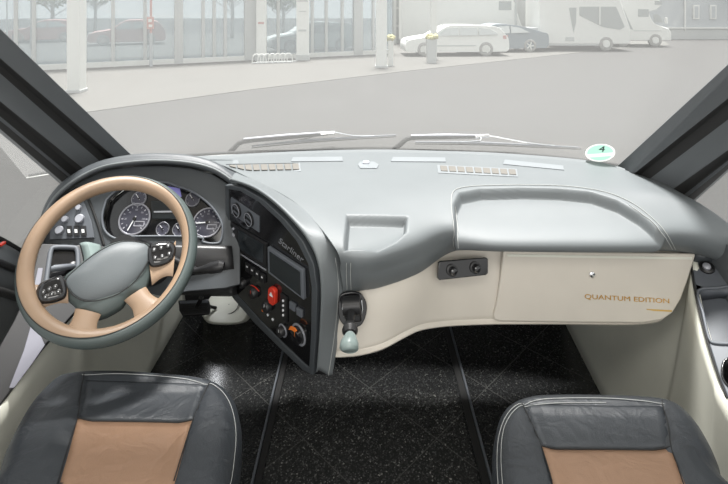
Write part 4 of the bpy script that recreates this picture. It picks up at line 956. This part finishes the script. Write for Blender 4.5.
# behind and inside the showroom glass
car('estate_car', 'pale estate car seen through the showroom glass', beyond(312, 1.14), .42, 4.6, 1.5, 1.8, car_prof(4.6, 1.5), .95,
    [[(-.9, .96), (-.4, 1.32), (.2, 1.38), (.2, .97)], [(.28, .97), (.28, 1.38), (1.1, 1.36), (1.5, 1.02)]], (-1.4, 1.3), .34, owhite, [('tail_light', (2.15, -.75, .9), (.2, .2, .2), ored)])
car('parked_car', 'small red car seen through the left panes of the showroom', beyond(128, 1.55), .42, 4.2, 1.5, 1.7, car_prof(4.2, 1.5), .95,
    [[(-.7, .96), (-.3, 1.32), (.2, 1.38), (.2, .97)], [(.28, .97), (.28, 1.38), (.9, 1.36), (1.3, 1.02)]], (-1.3, 1.2), .33, ored, [('headlight', (-1.95, -.6, .7), (.2, .25, .15), owhite)])
car('parked_car', 'red car beyond the showroom beside the striped flags', beyond(45, 1.75), .42, 4.2, 1.45, 1.7, car_prof(4.2, 1.45), .95,
    [[(-.7, .96), (-.3, 1.30), (.2, 1.34), (.2, .97)], [(.28, .97), (.28, 1.34), (.9, 1.32), (1.3, 1.02)]], (-1.3, 1.2), .33, ored, [('headlight', (-1.95, -.6, .7), (.2, .25, .15), owhite)])
def tree(px, label, h, r, dist, leafy=True):
    p = beyond(px, dist)-V((0, 0, .05))
    root = empty('tree', tuple(p), label, 'tree', 'trees beyond the showroom')
    tube('trunk', [p, p+V((.05, 0, h*.35)), p+V((-.05, 0, h*.7))], [.16, .12, .06], obark, root, seg=8)
    L = []
    for i in range(26):
        a = random.random()*2*PI; z0 = h*(.3+.4*random.random()); e = r*(.5+.5*random.random())
        L.append([p+V((0, 0, z0)), p+V((math.cos(a)*e*.5, math.sin(a)*e*.5, z0+e*.35)), p+V((math.cos(a)*e, math.sin(a)*e, z0+e*.7))])
    multitube('branches', L, .03, obark, root, seg=5)
    if leafy:
        bm = bmesh.new()
        for i in range(900):
            a = random.random()*2*PI; c = random.uniform(-1, 1); q = r*random.random()**.4; s_ = math.sqrt(1-c*c)
            ctr = p+V((math.cos(a)*s_*q, math.sin(a)*s_*q, h*.68+c*q*.8)); k = .10+.1*random.random()
            n = V((random.gauss(0, 1), random.gauss(0, 1), random.gauss(0, 1))).normalized(); u_ = n.orthogonal().normalized(); v_ = n.cross(u_)
            bm.faces.new([bm.verts.new(ctr-V(root.location)+u_*k*x+v_*k*y) for x, y in ((-1, 0), (0, -.6), (1, 0), (0, .6))])
        me = bpy.data.meshes.new('foliage'); bm.to_mesh(me); bm.free(); me.materials.append(ogreen); o = bpy.data.objects.new('foliage', me); COL.objects.link(o); o.parent = root
tree(52, 'leafy green-yellow tree seen through the panes left of the thick white column', 5.2, 1.6, 1.85)
tree(95, 'bushy pale tree seen through the pane right of the thick white column', 5.4, 1.7, 2.35)
tree(232, 'bare tree seen through the panes left of the white totem with the red mark', 5.5, 2.0, 1.7, False)
tree(283, 'low bushy tree seen between the two white sign totems', 4.6, 1.5, 1.75)
# bicycle stands
bs = empty('bicycle_stand', tuple(GA(268, 63.5)), 'low white row of bicycle stands in front of the showroom', 'bicycle stand')
q0 = GA(252, 64); q1 = GA(284, 63)
for i in range(7):
    c = q0+(q1-q0)*(i/6); tube('hoop', [c, c+V((.04, 0, .30)), c+V((.16, .05, .40)), c+V((.30, .1, .30)), c+V((.34, .1, 0))], .022, owhite, bs, smooth_n=3, seg=6)
multitube('ground_rail', [[q0+V((0, 0, .03)), q1+V((.35, .1, .03))], [q0+V((.1, .3, .03)), q1+V((.45, .4, .03))]], .03, ogrey, bs)
# red sign post
rs = empty('red_sign', tuple(GA(151, 66.5)), 'small red and white sign on a thin post at the showroom front', 'sign')
pp = GA(151, 66.5); tube('post', [pp, pp+V((0, 0, 3.5))], .045, ored, rs, seg=8)
tube('post_sleeve', [pp, pp+V((0, 0, 1.3))], .06, oblue, rs, seg=8)
RSP = Plane(pp+V((0, -.06, 0)), pp+V((1, -.06, 0)), pp+V((0, -.06, 1)))
RSP.plate('sign_board', [(147, 17), (154, 17), (154, 29), (147, 29)], ored, rs, t=.02); RSP.plate('sign_mark', [(148.5, 19), (152, 19), (152, 22), (148.5, 22)], owhite, rs, t=.01, w=.02); RSP.plate('sign_mark', [(149, 24.5), (152.5, 24.5), (152.5, 27), (149, 27)], owhite, rs, t=.01, w=.02)
# flags
for px_, lab in ((7, 'red and white flag on a pole, leftmost at the showroom'), (31, 'pale flag on a pole, second from the left edge')):
    p = beyond(px_, 1.5); r = empty('flag', tuple(p), lab, 'flag', 'flags on poles'); tube('flagpole', [p, p+V((0, 0, 5.2))], .04, owhite, r, seg=8)
    rows2 = [[p+V((.05+.12*i, .06*math.sin(i*1.7+j), 5.0-.5*j)) for i in range(4)] for j in range(5)]
    loft('flag_cloth', rows2, ored if px_ == 7 else oblue, r, nu=2, nv=3, solid=.01)

# lettering becomes plain meshes
bpy.context.view_layer.update(); dg = bpy.context.evaluated_depsgraph_get()
for o in [o for o in SC.objects if o.type == 'FONT']:
    me = bpy.data.meshes.new_from_object(o.evaluated_get(dg)); nm = o.name; o.name = 'old'
    n_ = bpy.data.objects.new(nm.split('.')[0], me); COL.objects.link(n_); n_.parent = o.parent; n_.matrix_basis = o.matrix_basis.copy()
    if 'label' in o: n_['label'] = o['label']
    bpy.data.objects.remove(o)
